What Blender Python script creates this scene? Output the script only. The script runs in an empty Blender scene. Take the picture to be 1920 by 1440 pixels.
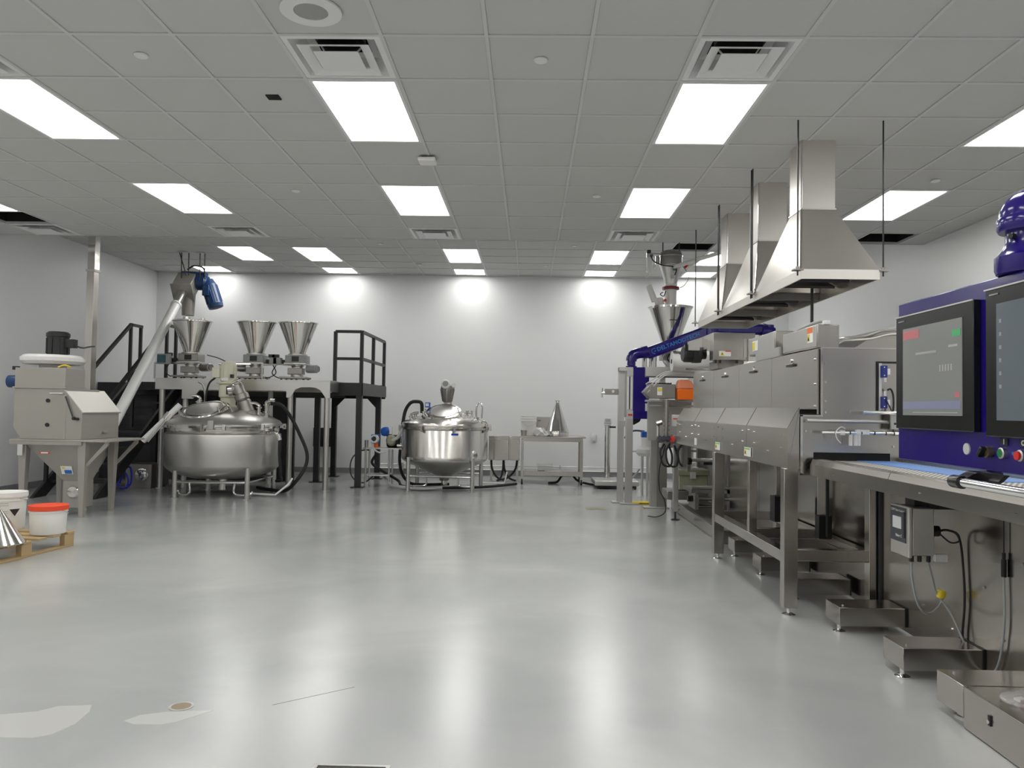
import bpy, bmesh, math, random
from mathutils import Vector, Matrix, Euler
random.seed(7)
SC = bpy.context.scene
COL = SC.collection
PI = math.pi

# ------------------------------------------------------------------ camera
H = 1.28                      # eye height
YAW, PITCH, ROLL, FOC = -0.0225, 0.0315, 0.016, 1478.0
cy_, sy_, cp_, sp_, cr_, sr_ = math.cos(YAW), math.sin(YAW), math.cos(PITCH), math.sin(PITCH), math.cos(ROLL), math.sin(ROLL)
fw = Vector((sy_*cp_, cy_*cp_, sp_)); rt0 = Vector((cy_, -sy_, 0)); up0 = rt0.cross(fw)
rt = rt0*cr_ + up0*sr_; up = up0*cr_ - rt0*sr_
cam = bpy.data.cameras.new('camera'); camo = bpy.data.objects.new('camera', cam); COL.objects.link(camo)
m = Matrix((( rt.x, up.x, -fw.x, 0), (rt.y, up.y, -fw.y, 0), (rt.z, up.z, -fw.z, H), (0, 0, 0, 1)))
camo.matrix_world = m
cam.sensor_width = 36; cam.sensor_fit = 'HORIZONTAL'; cam.lens = FOC/1920*36
cam.clip_start = 0.05; cam.clip_end = 100
SC.camera = camo
SC.view_settings.view_transform = 'Standard'; SC.view_settings.look = 'None'
SC.view_settings.gamma = 1; SC.view_settings.exposure = 0.37; SC.view_settings.use_curve_mapping = False
w = bpy.data.worlds.new('world'); SC.world = w; w.use_nodes = True
w.node_tree.nodes['Background'].inputs[0].default_value = (0.5, 0.52, 0.55, 1)
w.node_tree.nodes['Background'].inputs[1].default_value = 0.02
LIGHT_POWER = 8.2              # radiance of every ceiling panel
SC.cycles.use_denoising = True
SC.cycles.max_bounces = 10; SC.cycles.diffuse_bounces = 6; SC.cycles.glossy_bounces = 5
SC.cycles.sample_clamp_indirect = 6

# room dimensions
CZ, CZ2, STEP = 3.42, 3.827, 9.955
XL, XR, YB, YF = -7.28, 4.92, 15.12, -4.1

# ------------------------------------------------------------------ materials
MATS = {}
def mat(name, col, rough=.5, metal=0., emit=None, es=0., bump=None, bscale=40., bstr=.1, stretch=None, rvar=0., cvar=0., trans=0., coat=0., ior=None, alpha=1.):
    mt = bpy.data.materials.new(name); mt.use_nodes = True
    nt = mt.node_tree; b = nt.nodes['Principled BSDF']
    c = (col[0], col[1], col[2], 1)
    b.inputs['Base Color'].default_value = c
    b.inputs['Roughness'].default_value = rough
    b.inputs['Metallic'].default_value = metal
    if coat: b.inputs['Coat Weight'].default_value = coat; b.inputs['Coat Roughness'].default_value = .08
    if trans: b.inputs['Transmission Weight'].default_value = trans
    if ior: b.inputs['IOR'].default_value = ior
    if alpha < 1: b.inputs['Alpha'].default_value = alpha
    if emit: b.inputs['Emission Color'].default_value = (*emit, 1); b.inputs['Emission Strength'].default_value = es
    if bump or rvar or cvar:
        tc = nt.nodes.new('ShaderNodeTexCoord'); mp = nt.nodes.new('ShaderNodeMapping')
        nt.links.new(tc.outputs['Object'], mp.inputs[0])
        if stretch: mp.inputs['Scale'].default_value = stretch
        nz = nt.nodes.new('ShaderNodeTexNoise'); nz.inputs['Scale'].default_value = bscale; nz.inputs['Detail'].default_value = 3
        nt.links.new(mp.outputs[0], nz.inputs['Vector'])
        if bump:
            bp = nt.nodes.new('ShaderNodeBump'); bp.inputs['Strength'].default_value = bstr; bp.inputs['Distance'].default_value = bump
            nt.links.new(nz.outputs['Fac'], bp.inputs['Height']); nt.links.new(bp.outputs[0], b.inputs['Normal'])
        if rvar or cvar:
            n2 = nt.nodes.new('ShaderNodeTexNoise'); n2.inputs['Scale'].default_value = 1.6; n2.inputs['Detail'].default_value = 1
            nt.links.new(tc.outputs['Object'], n2.inputs['Vector'])
            if rvar:
                r = nt.nodes.new('ShaderNodeMapRange'); r.inputs[1].default_value = .1; r.inputs[2].default_value = .9
                r.inputs[3].default_value = max(.02, rough-rvar); r.inputs[4].default_value = rough+rvar
                nt.links.new(n2.outputs['Fac'], r.inputs[0]); nt.links.new(r.outputs[0], b.inputs['Roughness'])
            if cvar:
                mx = nt.nodes.new('ShaderNodeMix'); mx.data_type = 'RGBA'
                mx.inputs[6].default_value = tuple(v*(1-cvar) for v in col)+(1,); mx.inputs[7].default_value = tuple(min(1, v*(1+cvar)) for v in col)+(1,)
                nt.links.new(n2.outputs['Fac'], mx.inputs[0]); nt.links.new(mx.outputs[2], b.inputs['Base Color'])
    MATS[name] = mt
    return mt
wall_m = mat('wall_paint', (.77, .775, .775), .36, bump=.002, bscale=60, bstr=.1)
ceil_m = mat('ceiling_tile', (.56, .56, .545), .8, bump=.002, bscale=160, bstr=.25)
bar_m = mat('grid_bar', (.60, .60, .59), .5)
white_m = mat('white_enamel', (.78, .78, .77), .35)
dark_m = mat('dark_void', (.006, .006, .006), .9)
deck_m = mat('roof_deck', (.03, .03, .03), .9)
diff_m = mat('diffuser', (.9, .9, .9), .5, emit=(1, .995, .965), es=LIGHT_POWER)
base_m = mat('cove_base', (.24, .245, .25), .5)
steel = mat('brushed_steel', (.47, .445, .415), .21, 1, cvar=.07)
steel_v = mat('hood_steel', (.72, .69, .65), .38, 1, rvar=.05)
steel_h = mat('brushed_steel_along', (.46, .435, .40), .21, 1, cvar=.07)
steel_s = mat('satin_steel', (.58, .57, .55), .35, 1, bump=.0004, bscale=50, bstr=.08, rvar=.05)
steel_p = mat('polished_steel', (.66, .645, .62), .12, 1, bump=.002, bscale=5, bstr=.25, rvar=.04)
steel_t = mat('tank_steel', (.66, .645, .61), .2, 1, bump=.003, bscale=6, bstr=.25, stretch=(1, 1, .1), rvar=.05)
steel_d = mat('dull_steel', (.34, .325, .305), .42, 1, rvar=.06, cvar=.1)
chrome = mat('chrome', (.85, .85, .85), .08, 1)
blast = mat('blasted_steel', (.40, .38, .345), .48, .55, cvar=.05)
blast_l = mat('blasted_steel_light', (.52, .50, .46), .42, .55)
black = mat('black_paint', (.012, .012, .013), .42)
blackr = mat('black_rubber', (.01, .01, .011), .6)
blackg = mat('black_gloss', (.008, .008, .009), .22)
dgrey = mat('dark_grey_panel', (.035, .036, .038), .5)
grey = mat('grey_plastic', (.35, .36, .36), .5)
lgrey = mat('light_grey_plastic', (.6, .6, .59), .45)
whitep = mat('white_plastic', (.80, .79, .76), .4)
cream = mat('cream_paint', (.70, .68, .54), .35)
tubew = mat('white_tube', (.78, .78, .77), .35)
blue = mat('cobalt_blue_enamel', (.014, .005, .17), .16, coat=.2)
bluem = mat('motor_blue', (.012, .045, .14), .35)
bluel = mat('bright_blue', (.03, .13, .55), .35)
teal = mat('teal_display', (.03, .11, .14), .3)
tape = mat('blue_tape', (.02, .09, .62), .5)
orange = mat('orange_plastic', (.85, .16, .01), .35)
orange_c = mat('orange_clear', (.85, .26, .12), .25, alpha=.8)
red = mat('red_plastic', (.70, .03, .02), .3)
redl = mat('red_orange_lid', (.80, .07, .02), .6)
green = mat('green_plastic', (.02, .22, .06), .3)
maroon = mat('maroon_gasket', (.22, .01, .03), .4)
yellow = mat('yellow_plastic', (.80, .60, .02), .4)
wood = mat('pallet_wood', (.46, .33, .17), .75, bump=.003, bscale=25, bstr=.3, stretch=(1, 8, 8), cvar=.25)
beige = mat('beige_case', (.36, .36, .25), .5)
film = mat('white_film', (.75, .75, .73), .35)
clear = mat('clear_plastic', (.9, .9, .9), .15, alpha=.35)
glass = mat('sight_glass', (.75, .78, .76), .06, coat=.5)
screen_a = mat('touch_screen', (.10, .105, .10), .12, emit=(.40, .41, .38), es=.22)
screen_b = mat('dark_touch_screen', (.03, .035, .04), .1, emit=(.17, .2, .22), es=.35)
lcd = mat('small_display', (.3, .3, .3), .2, emit=(.5, .5, .5), es=.3)
pink = mat('pink_parts', (.70, .10, .22), .35)
belt_blue = mat('blue_belt', (.13, .27, .62), .45)
black_t = mat('print_black', (.01, .01, .01), .6)
white_t = mat('print_white', (.8, .8, .8), .6)
cyan_t = mat('print_light_blue', (.02, .20, .60), .5)
lbl_y = mat('label_yellow', (.75, .62, .05), .5)
lbl_o = mat('label_orange', (.80, .18, .04), .5)
lbl_b = mat('label_blue', (.03, .16, .50), .5)
lbl_g = mat('label_green', (.25, .55, .12), .5)

def floor_material():
    mt = bpy.data.materials.new('epoxy_floor'); mt.use_nodes = True; nt = mt.node_tree; b = nt.nodes['Principled BSDF']
    N, L = nt.nodes.new, nt.links.new
    tc = N('ShaderNodeTexCoord')
    n1 = N('ShaderNodeTexNoise'); n1.inputs['Scale'].default_value = .9; n1.inputs['Detail'].default_value = 5; n1.inputs['Distortion'].default_value = .6
    L(tc.outputs['Object'], n1.inputs['Vector'])
    mx = N('ShaderNodeMix'); mx.data_type = 'RGBA'; mx.inputs[6].default_value = (.385, .395, .39, 1); mx.inputs[7].default_value = (.465, .47, .46, 1)
    rr = N('ShaderNodeMapRange'); rr.inputs[1].default_value = .35; rr.inputs[2].default_value = .65
    L(n1.outputs['Fac'], rr.inputs[0]); L(rr.outputs[0], mx.inputs[0])
    # fine pale scuffs
    mp = N('ShaderNodeMapping'); mp.inputs['Scale'].default_value = (1.2, 5, 1); mp.inputs['Rotation'].default_value = (0, 0, .2)
    L(tc.outputs['Object'], mp.inputs[0])
    n2 = N('ShaderNodeTexNoise'); n2.inputs['Scale'].default_value = 2.5; n2.inputs['Detail'].default_value = 8; n2.inputs['Roughness'].default_value = .7; n2.inputs['Distortion'].default_value = 1.5
    L(mp.outputs[0], n2.inputs['Vector'])
    r2 = N('ShaderNodeMapRange'); r2.inputs[1].default_value = .64; r2.inputs[2].default_value = .74; r2.inputs[4].default_value = .35; r2.clamp = True
    L(n2.outputs['Fac'], r2.inputs[0])
    m2 = N('ShaderNodeMix'); m2.data_type = 'RGBA'; m2.inputs[7].default_value = (.52, .52, .50, 1)
    L(r2.outputs[0], m2.inputs[0]); L(mx.outputs[2], m2.inputs[6]); L(m2.outputs[2], b.inputs['Base Color'])
    r3 = N('ShaderNodeMapRange'); r3.inputs[1].default_value = .3; r3.inputs[2].default_value = .7; r3.inputs[3].default_value = .11; r3.inputs[4].default_value = .17
    L(n1.outputs['Fac'], r3.inputs[0]); L(r3.outputs[0], b.inputs['Roughness'])
    n4 = N('ShaderNodeTexNoise'); n4.inputs['Scale'].default_value = 260; n4.inputs['Detail'].default_value = 2
    n5 = N('ShaderNodeTexNoise'); n5.inputs['Scale'].default_value = 3.5; n5.inputs['Detail'].default_value = 2
    L(tc.outputs['Object'], n4.inputs['Vector']); L(tc.outputs['Object'], n5.inputs['Vector'])
    b1 = N('ShaderNodeBump'); b1.inputs['Strength'].default_value = .35; b1.inputs['Distance'].default_value = .001
    b2 = N('ShaderNodeBump'); b2.inputs['Strength'].default_value = .05; b2.inputs['Distance'].default_value = .01
    L(n5.outputs['Fac'], b2.inputs['Height']); L(b2.outputs[0], b1.inputs['Normal']); L(n4.outputs['Fac'], b1.inputs['Height']); L(b1.outputs[0], b.inputs['Normal'])
    b.inputs['Specular IOR Level'].default_value = .6
    return mt
floor_m = floor_material()

def mesh_belt_material():
    mt = bpy.data.materials.new('woven_mesh_belt'); mt.use_nodes = True; nt = mt.node_tree; b = nt.nodes['Principled BSDF']
    N, L = nt.nodes.new, nt.links.new
    tc = N('ShaderNodeTexCoord'); mp = N('ShaderNodeMapping'); mp.inputs['Rotation'].default_value = (0, 0, .6)
    L(tc.outputs['Object'], mp.inputs[0])
    wv = N('ShaderNodeTexWave'); wv.inputs['Scale'].default_value = 14
    L(mp.outputs[0], wv.inputs['Vector'])
    mx = N('ShaderNodeMix'); mx.data_type = 'RGBA'; mx.inputs[6].default_value = (.16, .15, .13, 1); mx.inputs[7].default_value = (.62, .60, .55, 1)
    L(wv.outputs['Fac'], mx.inputs[0]); L(mx.outputs[2], b.inputs['Base Color'])
    b.inputs['Roughness'].default_value = .5; b.inputs['Metallic'].default_value = .3
    return mt
belt_mesh = mesh_belt_material()

# ------------------------------------------------------------------ builders
def at(o, parent):
    base = Vector((0, 0, 0))
    if parent is not None: base = Vector(parent['_b'])
    return base
class S:
    def __init__(s): s.bm = bmesh.new()
    def box(s, x0, x1, y0, y1, z0, z1):
        v = [s.bm.verts.new(p) for p in ((x0,y0,z0),(x1,y0,z0),(x1,y1,z0),(x0,y1,z0),(x0,y0,z1),(x1,y0,z1),(x1,y1,z1),(x0,y1,z1))]
        for f in ((3,2,1,0),(4,5,6,7),(0,1,5,4),(1,2,6,5),(2,3,7,6),(3,0,4,7)): s.bm.faces.new([v[i] for i in f])
        return s
    def rbox(s, c, size, rot=(0, 0, 0)):
        M = Matrix.Translation(Vector(c)) @ Euler(rot).to_matrix().to_4x4()
        hx, hy, hz = size[0]/2, size[1]/2, size[2]/2
        v = [s.bm.verts.new(M @ Vector(p)) for p in ((-hx,-hy,-hz),(hx,-hy,-hz),(hx,hy,-hz),(-hx,hy,-hz),(-hx,-hy,hz),(hx,-hy,hz),(hx,hy,hz),(-hx,hy,hz))]
        for f in ((3,2,1,0),(4,5,6,7),(0,1,5,4),(1,2,6,5),(2,3,7,6),(3,0,4,7)): s.bm.faces.new([v[i] for i in f])
        return s
    def loft(s, rings, cap=True):
        vs = [[s.bm.verts.new(p) for p in r] for r in rings]
        n = len(rings[0])
        for a, b in zip(vs, vs[1:]):
            for i in range(n):
                s.bm.faces.new((a[i], a[(i+1) % n], b[(i+1) % n], b[i]))
        if cap:
            s.bm.faces.new(list(reversed(vs[0]))); s.bm.faces.new(vs[-1])
        return s
    def frus(s, r0, r1, cap=True):       # rects (x0,x1,y0,y1,z)
        q = lambda r: [(r[0],r[2],r[4]),(r[1],r[2],r[4]),(r[1],r[3],r[4]),(r[0],r[3],r[4])]
        return s.loft([q(r0), q(r1)], cap)
    def prism(s, pts, ax, a, b):          # polygon extruded along axis
        def P(p, t): return {'x': (t, p[0], p[1]), 'y': (p[0], t, p[1]), 'z': (p[0], p[1], t)}[ax]
        return s.loft([[P(p, a) for p in pts], [P(p, b) for p in pts]])
    def cyl(s, p0, p1, r, r2=None, n=20, cap=True):
        p0, p1 = Vector(p0), Vector(p1); r2 = r if r2 is None else r2
        d = (p1-p0).normalized(); u = d.orthogonal().normalized(); v = d.cross(u)
        R = [[p + (u*math.cos(t)+v*math.sin(t))*q for t in [2*PI*i/n for i in range(n)]] for p, q in ((p0, r), (p1, r2))]
        return s.loft(R, cap)
    def lathe(s, prof, c=(0, 0), n=40, ax=None, org=None):
        if ax is None: org = Vector((c[0], c[1], 0)); d = Vector((0, 0, 1)); u = Vector((1, 0, 0)); v = Vector((0, 1, 0))
        else: org = Vector(org); d = Vector(ax).normalized(); u = d.orthogonal().normalized(); v = d.cross(u)
        R = []
        for r, z in prof:
            r = max(r, .0004)
            R.append([org + d*z + (u*math.cos(t)+v*math.sin(t))*r for t in [2*PI*i/n for i in range(n)]])
        return s.loft(R, True)
    def tube(s, pts, r, n=10, sub=6, smooth=True):
        P = [Vector(p) for p in pts]
        if smooth and len(P) > 2:
            Q = []
            E_ = [P[0]*2-P[1]] + P + [P[-1]*2-P[-2]]
            for i in range(1, len(E_)-2):
                a, b, c, d = E_[i-1:i+3]
                for k in range(sub):
                    t = k/sub
                    Q.append(.5*((2*b)+(c-a)*t+(2*a-5*b+4*c-d)*t*t+(3*b-a-3*c+d)*t**3))
            Q.append(P[-1]); P = Q
        u = None; R = []
        for i, p in enumerate(P):
            d = (P[min(i+1, len(P)-1)]-P[max(i-1, 0)]).normalized()
            if u is None: u = d.orthogonal().normalized()
            else:
                u = (u-d*u.dot(d))
                u = u.normalized() if u.length > 1e-6 else d.orthogonal().normalized()
            v = d.cross(u)
            R.append([p+(u*math.cos(2*PI*k/n)+v*math.sin(2*PI*k/n))*r for k in range(n)])
        return s.loft(R)
    def ring(s, c, ro, ri, z0, z1, n=32):
        R = []
        for r, z in ((ro, z0), (ro, z1), (ri, z1), (ri, z0)):
            R.append([s.bm.verts.new((c[0]+r*math.cos(2*PI*i/n), c[1]+r*math.sin(2*PI*i/n), z)) for i in range(n)])
        for a, b in zip(R, R[1:]+R[:1]):
            for i in range(n): s.bm.faces.new((a[i], a[(i+1) % n], b[(i+1) % n], b[i]))
        return s
    def frame(s, x0, x1, y0, y1, z0, z1, w_):      # flat rectangular frame
        s.box(x0, x1, y0, y0+w_, z0, z1); s.box(x0, x1, y1-w_, y1, z0, z1)
        s.box(x0, x0+w_, y0+w_, y1-w_, z0, z1); s.box(x1-w_, x1, y0+w_, y1-w_, z0, z1); return s
    def put(s, name, m_, parent=None, bev=0., smooth=True, **props):
        bm = s.bm
        bmesh.ops.recalc_face_normals(bm, faces=bm.faces)
        base = at(None, parent)
        org = Vector(parent['_b']) if parent is not None else None
        if org is None:
            xs = [v.co for v in bm.verts]
            org = Vector(((min(p.x for p in xs)+max(p.x for p in xs))/2, (min(p.y for p in xs)+max(p.y for p in xs))/2, min(p.z for p in xs)))
        for v in bm.verts: v.co -= org
        me = bpy.data.meshes.new(name); bm.to_mesh(me); bm.free()
        me.materials.append(m_)
        if smooth:
            me.polygons.foreach_set('use_smooth', [True]*len(me.polygons)); me.set_sharp_from_angle(angle=math.radians(35))
        o = bpy.data.objects.new(name, me); COL.objects.link(o)
        if parent is not None: o.parent = parent
        else: o.location = org
        o['_b'] = tuple(org)
        if bev:
            b = o.modifiers.new('bevel', 'BEVEL'); b.width = bev; b.segments = 2; b.limit_method = 'ANGLE'; b.angle_limit = math.radians(40)
            b.harden_normals = False
        for k, v in props.items(): o[k] = v
        return o
def thing(name, label, cat, loc, group=None):
    o = bpy.data.objects.new(name, None); COL.objects.link(o); o.empty_display_size = .1
    o.location = loc; o['_b'] = tuple(loc); o['label'] = label; o['category'] = cat
    if group: o['group'] = group
    return o
def tag(o, label, cat, group=None):
    o['label'] = label; o['category'] = cat
    if group: o['group'] = group
    return o
def struct(o, label=None):
    o['kind'] = 'structure'
    if label: o['label'] = label
    return o
def dup(root, delta, label=None, group=None):
    r = root.copy(); COL.objects.link(r); r.location = root.location + Vector(delta)
    if label: r['label'] = label
    if group: r['group'] = group
    def rec(a, b):
        for ch in list(a.children):
            c = ch.copy(); COL.objects.link(c); c.parent = b; rec(ch, c)
    src = [c for c in root.children]
    for ch in src:
        c = ch.copy(); COL.objects.link(c); c.parent = r
        for g in ch.children:
            d = g.copy(); COL.objects.link(d); d.parent = c
    return r
def text(txt, size, loc, rot, m_, parent, name='lettering', bold=0.0, sx=1.0):
    cu = bpy.data.curves.new('t', 'FONT'); cu.body = txt; cu.size = size; cu.extrude = .0006; cu.offset = bold; cu.resolution_u = 2
    cu.align_x = 'CENTER'; cu.align_y = 'CENTER'
    to = bpy.data.objects.new('t', cu); COL.objects.link(to)
    dg = bpy.context.evaluated_depsgraph_get()
    me = bpy.data.meshes.new_from_object(to.evaluated_get(dg))
    bpy.data.objects.remove(to)
    M = Matrix.Translation(Vector(loc)-Vector(parent['_b'])) @ Euler(rot).to_matrix().to_4x4() @ Matrix.Diagonal((sx, 1, 1, 1))
    me.transform(M); me.materials.clear(); me.materials.append(m_)
    o = bpy.data.objects.new(name, me); COL.objects.link(o); o.parent = parent; o['_b'] = parent['_b']
    return o
FY = (PI/2, 0, 0); FX = (PI/2, 0, -PI/2)     # lettering facing the camera end / facing the aisle
def bolts(parent, pts, r=.008, d=(0, -1, 0), name='bolt', m_=None):
    for p in pts:
        S().cyl(p, Vector(p)+Vector(d)*.006, r, n=8).put(name, m_ or steel_p, parent)
def foot(parent, x, y, z0, r=.04, m_=None):
    S().cyl((x, y, 0.012), (x, y, z0+.01), .012, n=10).lathe([(0, 0), (r, 0), (r, .008), (.018, .018), (0, .02)], (x, y), 20).put('leveling_foot', m_ or chrome, parent)
# ================================================================== room shell
fl = S().box(XL-.2, XR+.2, YF-.2, YB+.2, -.1, 0).put('floor', floor_m, smooth=False); struct(fl)
struct(S().box(XL-.2, XR+.2, YB, YB+.2, 0, 4.6).put('wall_back', wall_m, smooth=False))
struct(S().box(XL-.2, XL, YF, YB, 0, 4.6).put('wall_left', wall_m, smooth=False))
struct(S().box(XR, XR+.2, YF, YB, 0, 4.6).put('wall_right', wall_m, smooth=False))
struct(S().box(XL-.2, XR+.2, YF-.2, YF, 0, 4.6).put('wall_front', wall_m, smooth=False))
struct(S().box(XL-.2, XR+.2, YF-.2, YB+.2, 4.6, 4.7).put('ceiling_deck', deck_m, smooth=False))
struct(S().box(XL, XR, YB-.012, YB, 0, .1).put('baseboard_back', base_m, smooth=False))
struct(S().box(XL, XL+.012, YF, YB-.012, 0, .1).put('baseboard_left', base_m, smooth=False))
struct(S().box(XR-.012, XR, YF, YB-.012, 0, .1).put('baseboard_right', base_m, smooth=False))
struct(S().box(XL, XR, STEP-.006, STEP+.012, CZ, CZ2+.03).put('trim_1', white_m, smooth=False), 'white vertical riser where the far ceiling steps up')

T = .6096
X0, Y0 = -.28, 4.465
near_cols = [X0+T*k for k in range(-12, 10)]
near_rows = [Y0+T*j for j in range(-15, 9)]       # cell starts; last ends at STEP
F0 = -1.46; G0 = 12.53
far_cols = [F0+T*k for k in range(-10, 11)]
far_rows = [G0+T*j for j in range(-5, 5)]
def cell(v, a, b): return max(v, a), min(v+T, b)
near_light_cols = [-10, -6, -2, 2, 6]
def near_special():
    d = {}
    for c in near_light_cols:
        for j in (1, 5, -3, -7, -11): d[(c, j)] = 'L'; d[(c, j+1)] = 'l'
    for c in near_light_cols: d[(c, 0)] = 'V'
    for c in (-10, -6, -2, 2): d[(c, 8)] = 'V'
    d[(-10, 7)] = 'O'; d[(7, 8)] = 'O'
    return d
NS = near_special()
FS = {}
far_light_cols = [-6, -4, 0, 4, 7]
for c in far_light_cols: FS[(c, 0)] = 'L'; FS[(c, 1)] = 'l'
for c in (-8, -4, 0, 4, 7): FS[(c, 3)] = 'D'
FS[(6, -1)] = 'O'
def tiles(cname, cols, rows, k0, j0, special, z, ymin, ymax, xmin, xmax, vis_from):
    s = S()
    ys = sorted(set([ymin]+[r for r in rows if ymin < r < ymax]+[ymax])); xs = sorted(set([xmin]+[c for c in cols if xmin < c < xmax]+[xmax]))
    hid = [(k, j) for (k, j), t in special.items()]
    w2 = .0115
    # cross bars, broken where a fixture spans two cells
    for y in ys:
        for x in range(len(xs)-1):
            a, b = xs[x], xs[x+1]
            k = math.floor(((a+b)/2-cols[0])/T)+k0
            j = round((y-rows[0])/T)+j0
            if special.get((k, j)) == 'l': continue
            s.box(a+w2, b-w2, max(y-w2, ymin), min(y+w2, ymax), z, z+.028)
    for x in xs: s.box(max(x-w2, xmin), min(x+w2, xmax), ymin, ymax, z, z+.028)
    root = s.put(cname, bar_m, smooth=False); struct(root)
    root['_b'] = tuple(root['_b'])
    cache = {}; far = S(); nfar = 0
    for ci, cx in enumerate(cols):
        a, b = cell(cx, xmin, xmax)
        if b-a < .05: continue
        for ri, ry in enumerate(rows):
            c, d = cell(ry, ymin, ymax)
            if d-c < .05 or (ci+k0, ri+j0) in special: continue
            if c < vis_from:
                far.box(a+.004, b-.004, c+.004, d-.004, z+.005, z+.02); nfar += 1; continue
            key = (round(b-a, 3), round(d-c, 3))
            if key not in cache:
                bm = bmesh.new(); t = S(); t.bm = bm
                hx, hy = key[0]/2-.006, key[1]/2-.006
                t.loft([[(-hx+.008, -hy+.008, .006), (hx-.008, -hy+.008, .006), (hx-.008, hy-.008, .006), (-hx+.008, hy-.008, .006)],
                        [(-hx+.003, -hy+.003, .011), (hx-.003, -hy+.003, .011), (hx-.003, hy-.003, .011), (-hx+.003, hy-.003, .011)], [(-hx, -hy, .022), (hx, -hy, .022), (hx, hy, .022), (-hx, hy, .022)]])
                bmesh.ops.recalc_face_normals(bm, faces=bm.faces)
                me = bpy.data.meshes.new('tile'); bm.to_mesh(me); bm.free(); me.materials.append(ceil_m); cache[key] = me
            o = bpy.data.objects.new('tile', cache[key]); COL.objects.link(o); o.parent = root
            o.location = Vector(((a+b)/2, (c+d)/2, z+random.uniform(0, .0015))) - Vector(root['_b'])
    if nfar: far.put('tiles', ceil_m, root, smooth=False, kind='stuff')
    else: far.bm.free()
    return root
c1 = tiles('ceiling', near_cols, near_rows, -12, -15, NS, CZ, YF, STEP, XL, XR, 3.2)
c2 = tiles('ceiling_far', far_cols, far_rows, -10, -5, FS, CZ2, STEP+.012, YB, XL, XR, 0)
c2['label'] = 'higher suspended tile ceiling over the far end of the room'

# ---- lights
def light(x0, y0, lx, ly, z, name, label, group):
    cx, cy = x0+lx/2, y0+ly/2
    t = thing(name, label, 'ceiling light', (cx, cy, z), group)
    S().frame(x0+.012, x0+lx-.012, y0+.012, y0+ly-.012, z-.002, z+.045, .022).put('frame', white_m, t, smooth=False)
    S().box(x0+.012, x0+lx-.012, y0+.012, y0+ly-.012, z+.046, z+.10).put('housing', white_m, t, smooth=False)
    S().box(x0+.036, x0+lx-.036, y0+.036, y0+ly-.036, z+.010, z+.016).put('diffuser', diff_m, t, smooth=False)
    return t
coln = {-10: 'by the left wall', -6: 'in the left column', -2: 'left of the middle', 2: 'right of the middle', 6: 'near the right wall'}
rown = {1: 'nearest visible row', 5: 'second visible row', -3: 'row overhead', -7: 'row behind', -11: 'last row behind'}
for j in (1, 5, -3, -7, -11):
    for c in near_light_cols:
        light(X0+T*c, Y0+T*j, T, 2*T, CZ, 'ceiling_light', 'long recessed ceiling light %s, %s' % (coln[c], rown[j]), 'recessed ceiling lights of the lower ceiling')
fcol = {-6: 'above the leftmost feeder', -4: 'second from the left', 0: 'above the bare back wall, left of centre', 4: 'right of centre, above the scale', 7: 'behind the exhaust hood'}
for c in far_light_cols:
    light(F0+T*c, G0, T, 2*T, CZ2, 'ceiling_light', 'long recessed far ceiling light %s' % fcol[c], 'recessed lights of the far ceiling')
fcol2 = {-8: 'behind the conveyor head', -4: 'second from the left', 0: 'left of centre', 4: 'right of centre', 7: 'farthest right'}
for c in (-8, -4, 0, 4, 7):
    light(F0+T*c, G0+3*T, T, T, CZ2, 'ceiling_light', 'square recessed light along the back wall, %s' % fcol2[c], 'square lights along the back wall')
# ---- air diffusers
def vent(x0, y0, z, label, group):
    cx, cy = x0+T/2, y0+T/2; a = T/2-.012
    t = thing('ceiling_vent', label, 'air vent', (cx, cy, z), group)
    def fr(h, zz): return [(cx-h, cy-h, zz), (cx+h, cy-h, zz), (cx+h, cy+h, zz), (cx-h, cy+h, zz)]
    S().loft([fr(a, z+.003), fr(a-.035, z+.001), fr(a-.065, z+.055), fr(a-.09, z+.10), fr(.16, z+.115)], cap=False).put('outer_pan', white_m, t, smooth=False)
    S().loft([fr(.215, z-.012), fr(.205, z-.010), fr(.155, z+.006), fr(.150, z+.012), fr(.157, z+.014), fr(.20, z-.004), fr(.215, z-.012)], cap=False).put('louver', white_m, t, smooth=False)
    S().loft([fr(.135, z-.018), fr(.135, z-.015), fr(.11, z-.002)]).put('center_plate', white_m, t, smooth=False)
    b = S()
    for sx in (-1, 1): b.cyl((cx+sx*.07, cy-.02, z-.004), (cx+sx*.13, cy+.02, z+.09), .006, n=6)
    b.put('bracket', white_m, t)
    S().ring((cx, cy), .15, .146, z+.10, z+.35, 28).put('duct_collar', dgrey, t)
    S().cyl((cx, cy, z+.34), (cx, cy, z+.36), .15, n=28).put('duct_end', dark_m, t)
    return t
vn = {-10: 'far left', -6: 'left', -2: 'left of centre', 2: 'right of centre', 6: 'far right'}
for c in near_light_cols: vent(X0+T*c, Y0, CZ, 'square louvered air vent in front of the nearest lights, %s' % vn[c], 'air vents in the ceiling')
for c in (-10, -6, -2, 2): vent(X0+T*c, Y0+8*T, CZ, 'square louvered air vent at the ceiling step, %s' % vn[c], 'air vents in the ceiling')
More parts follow.
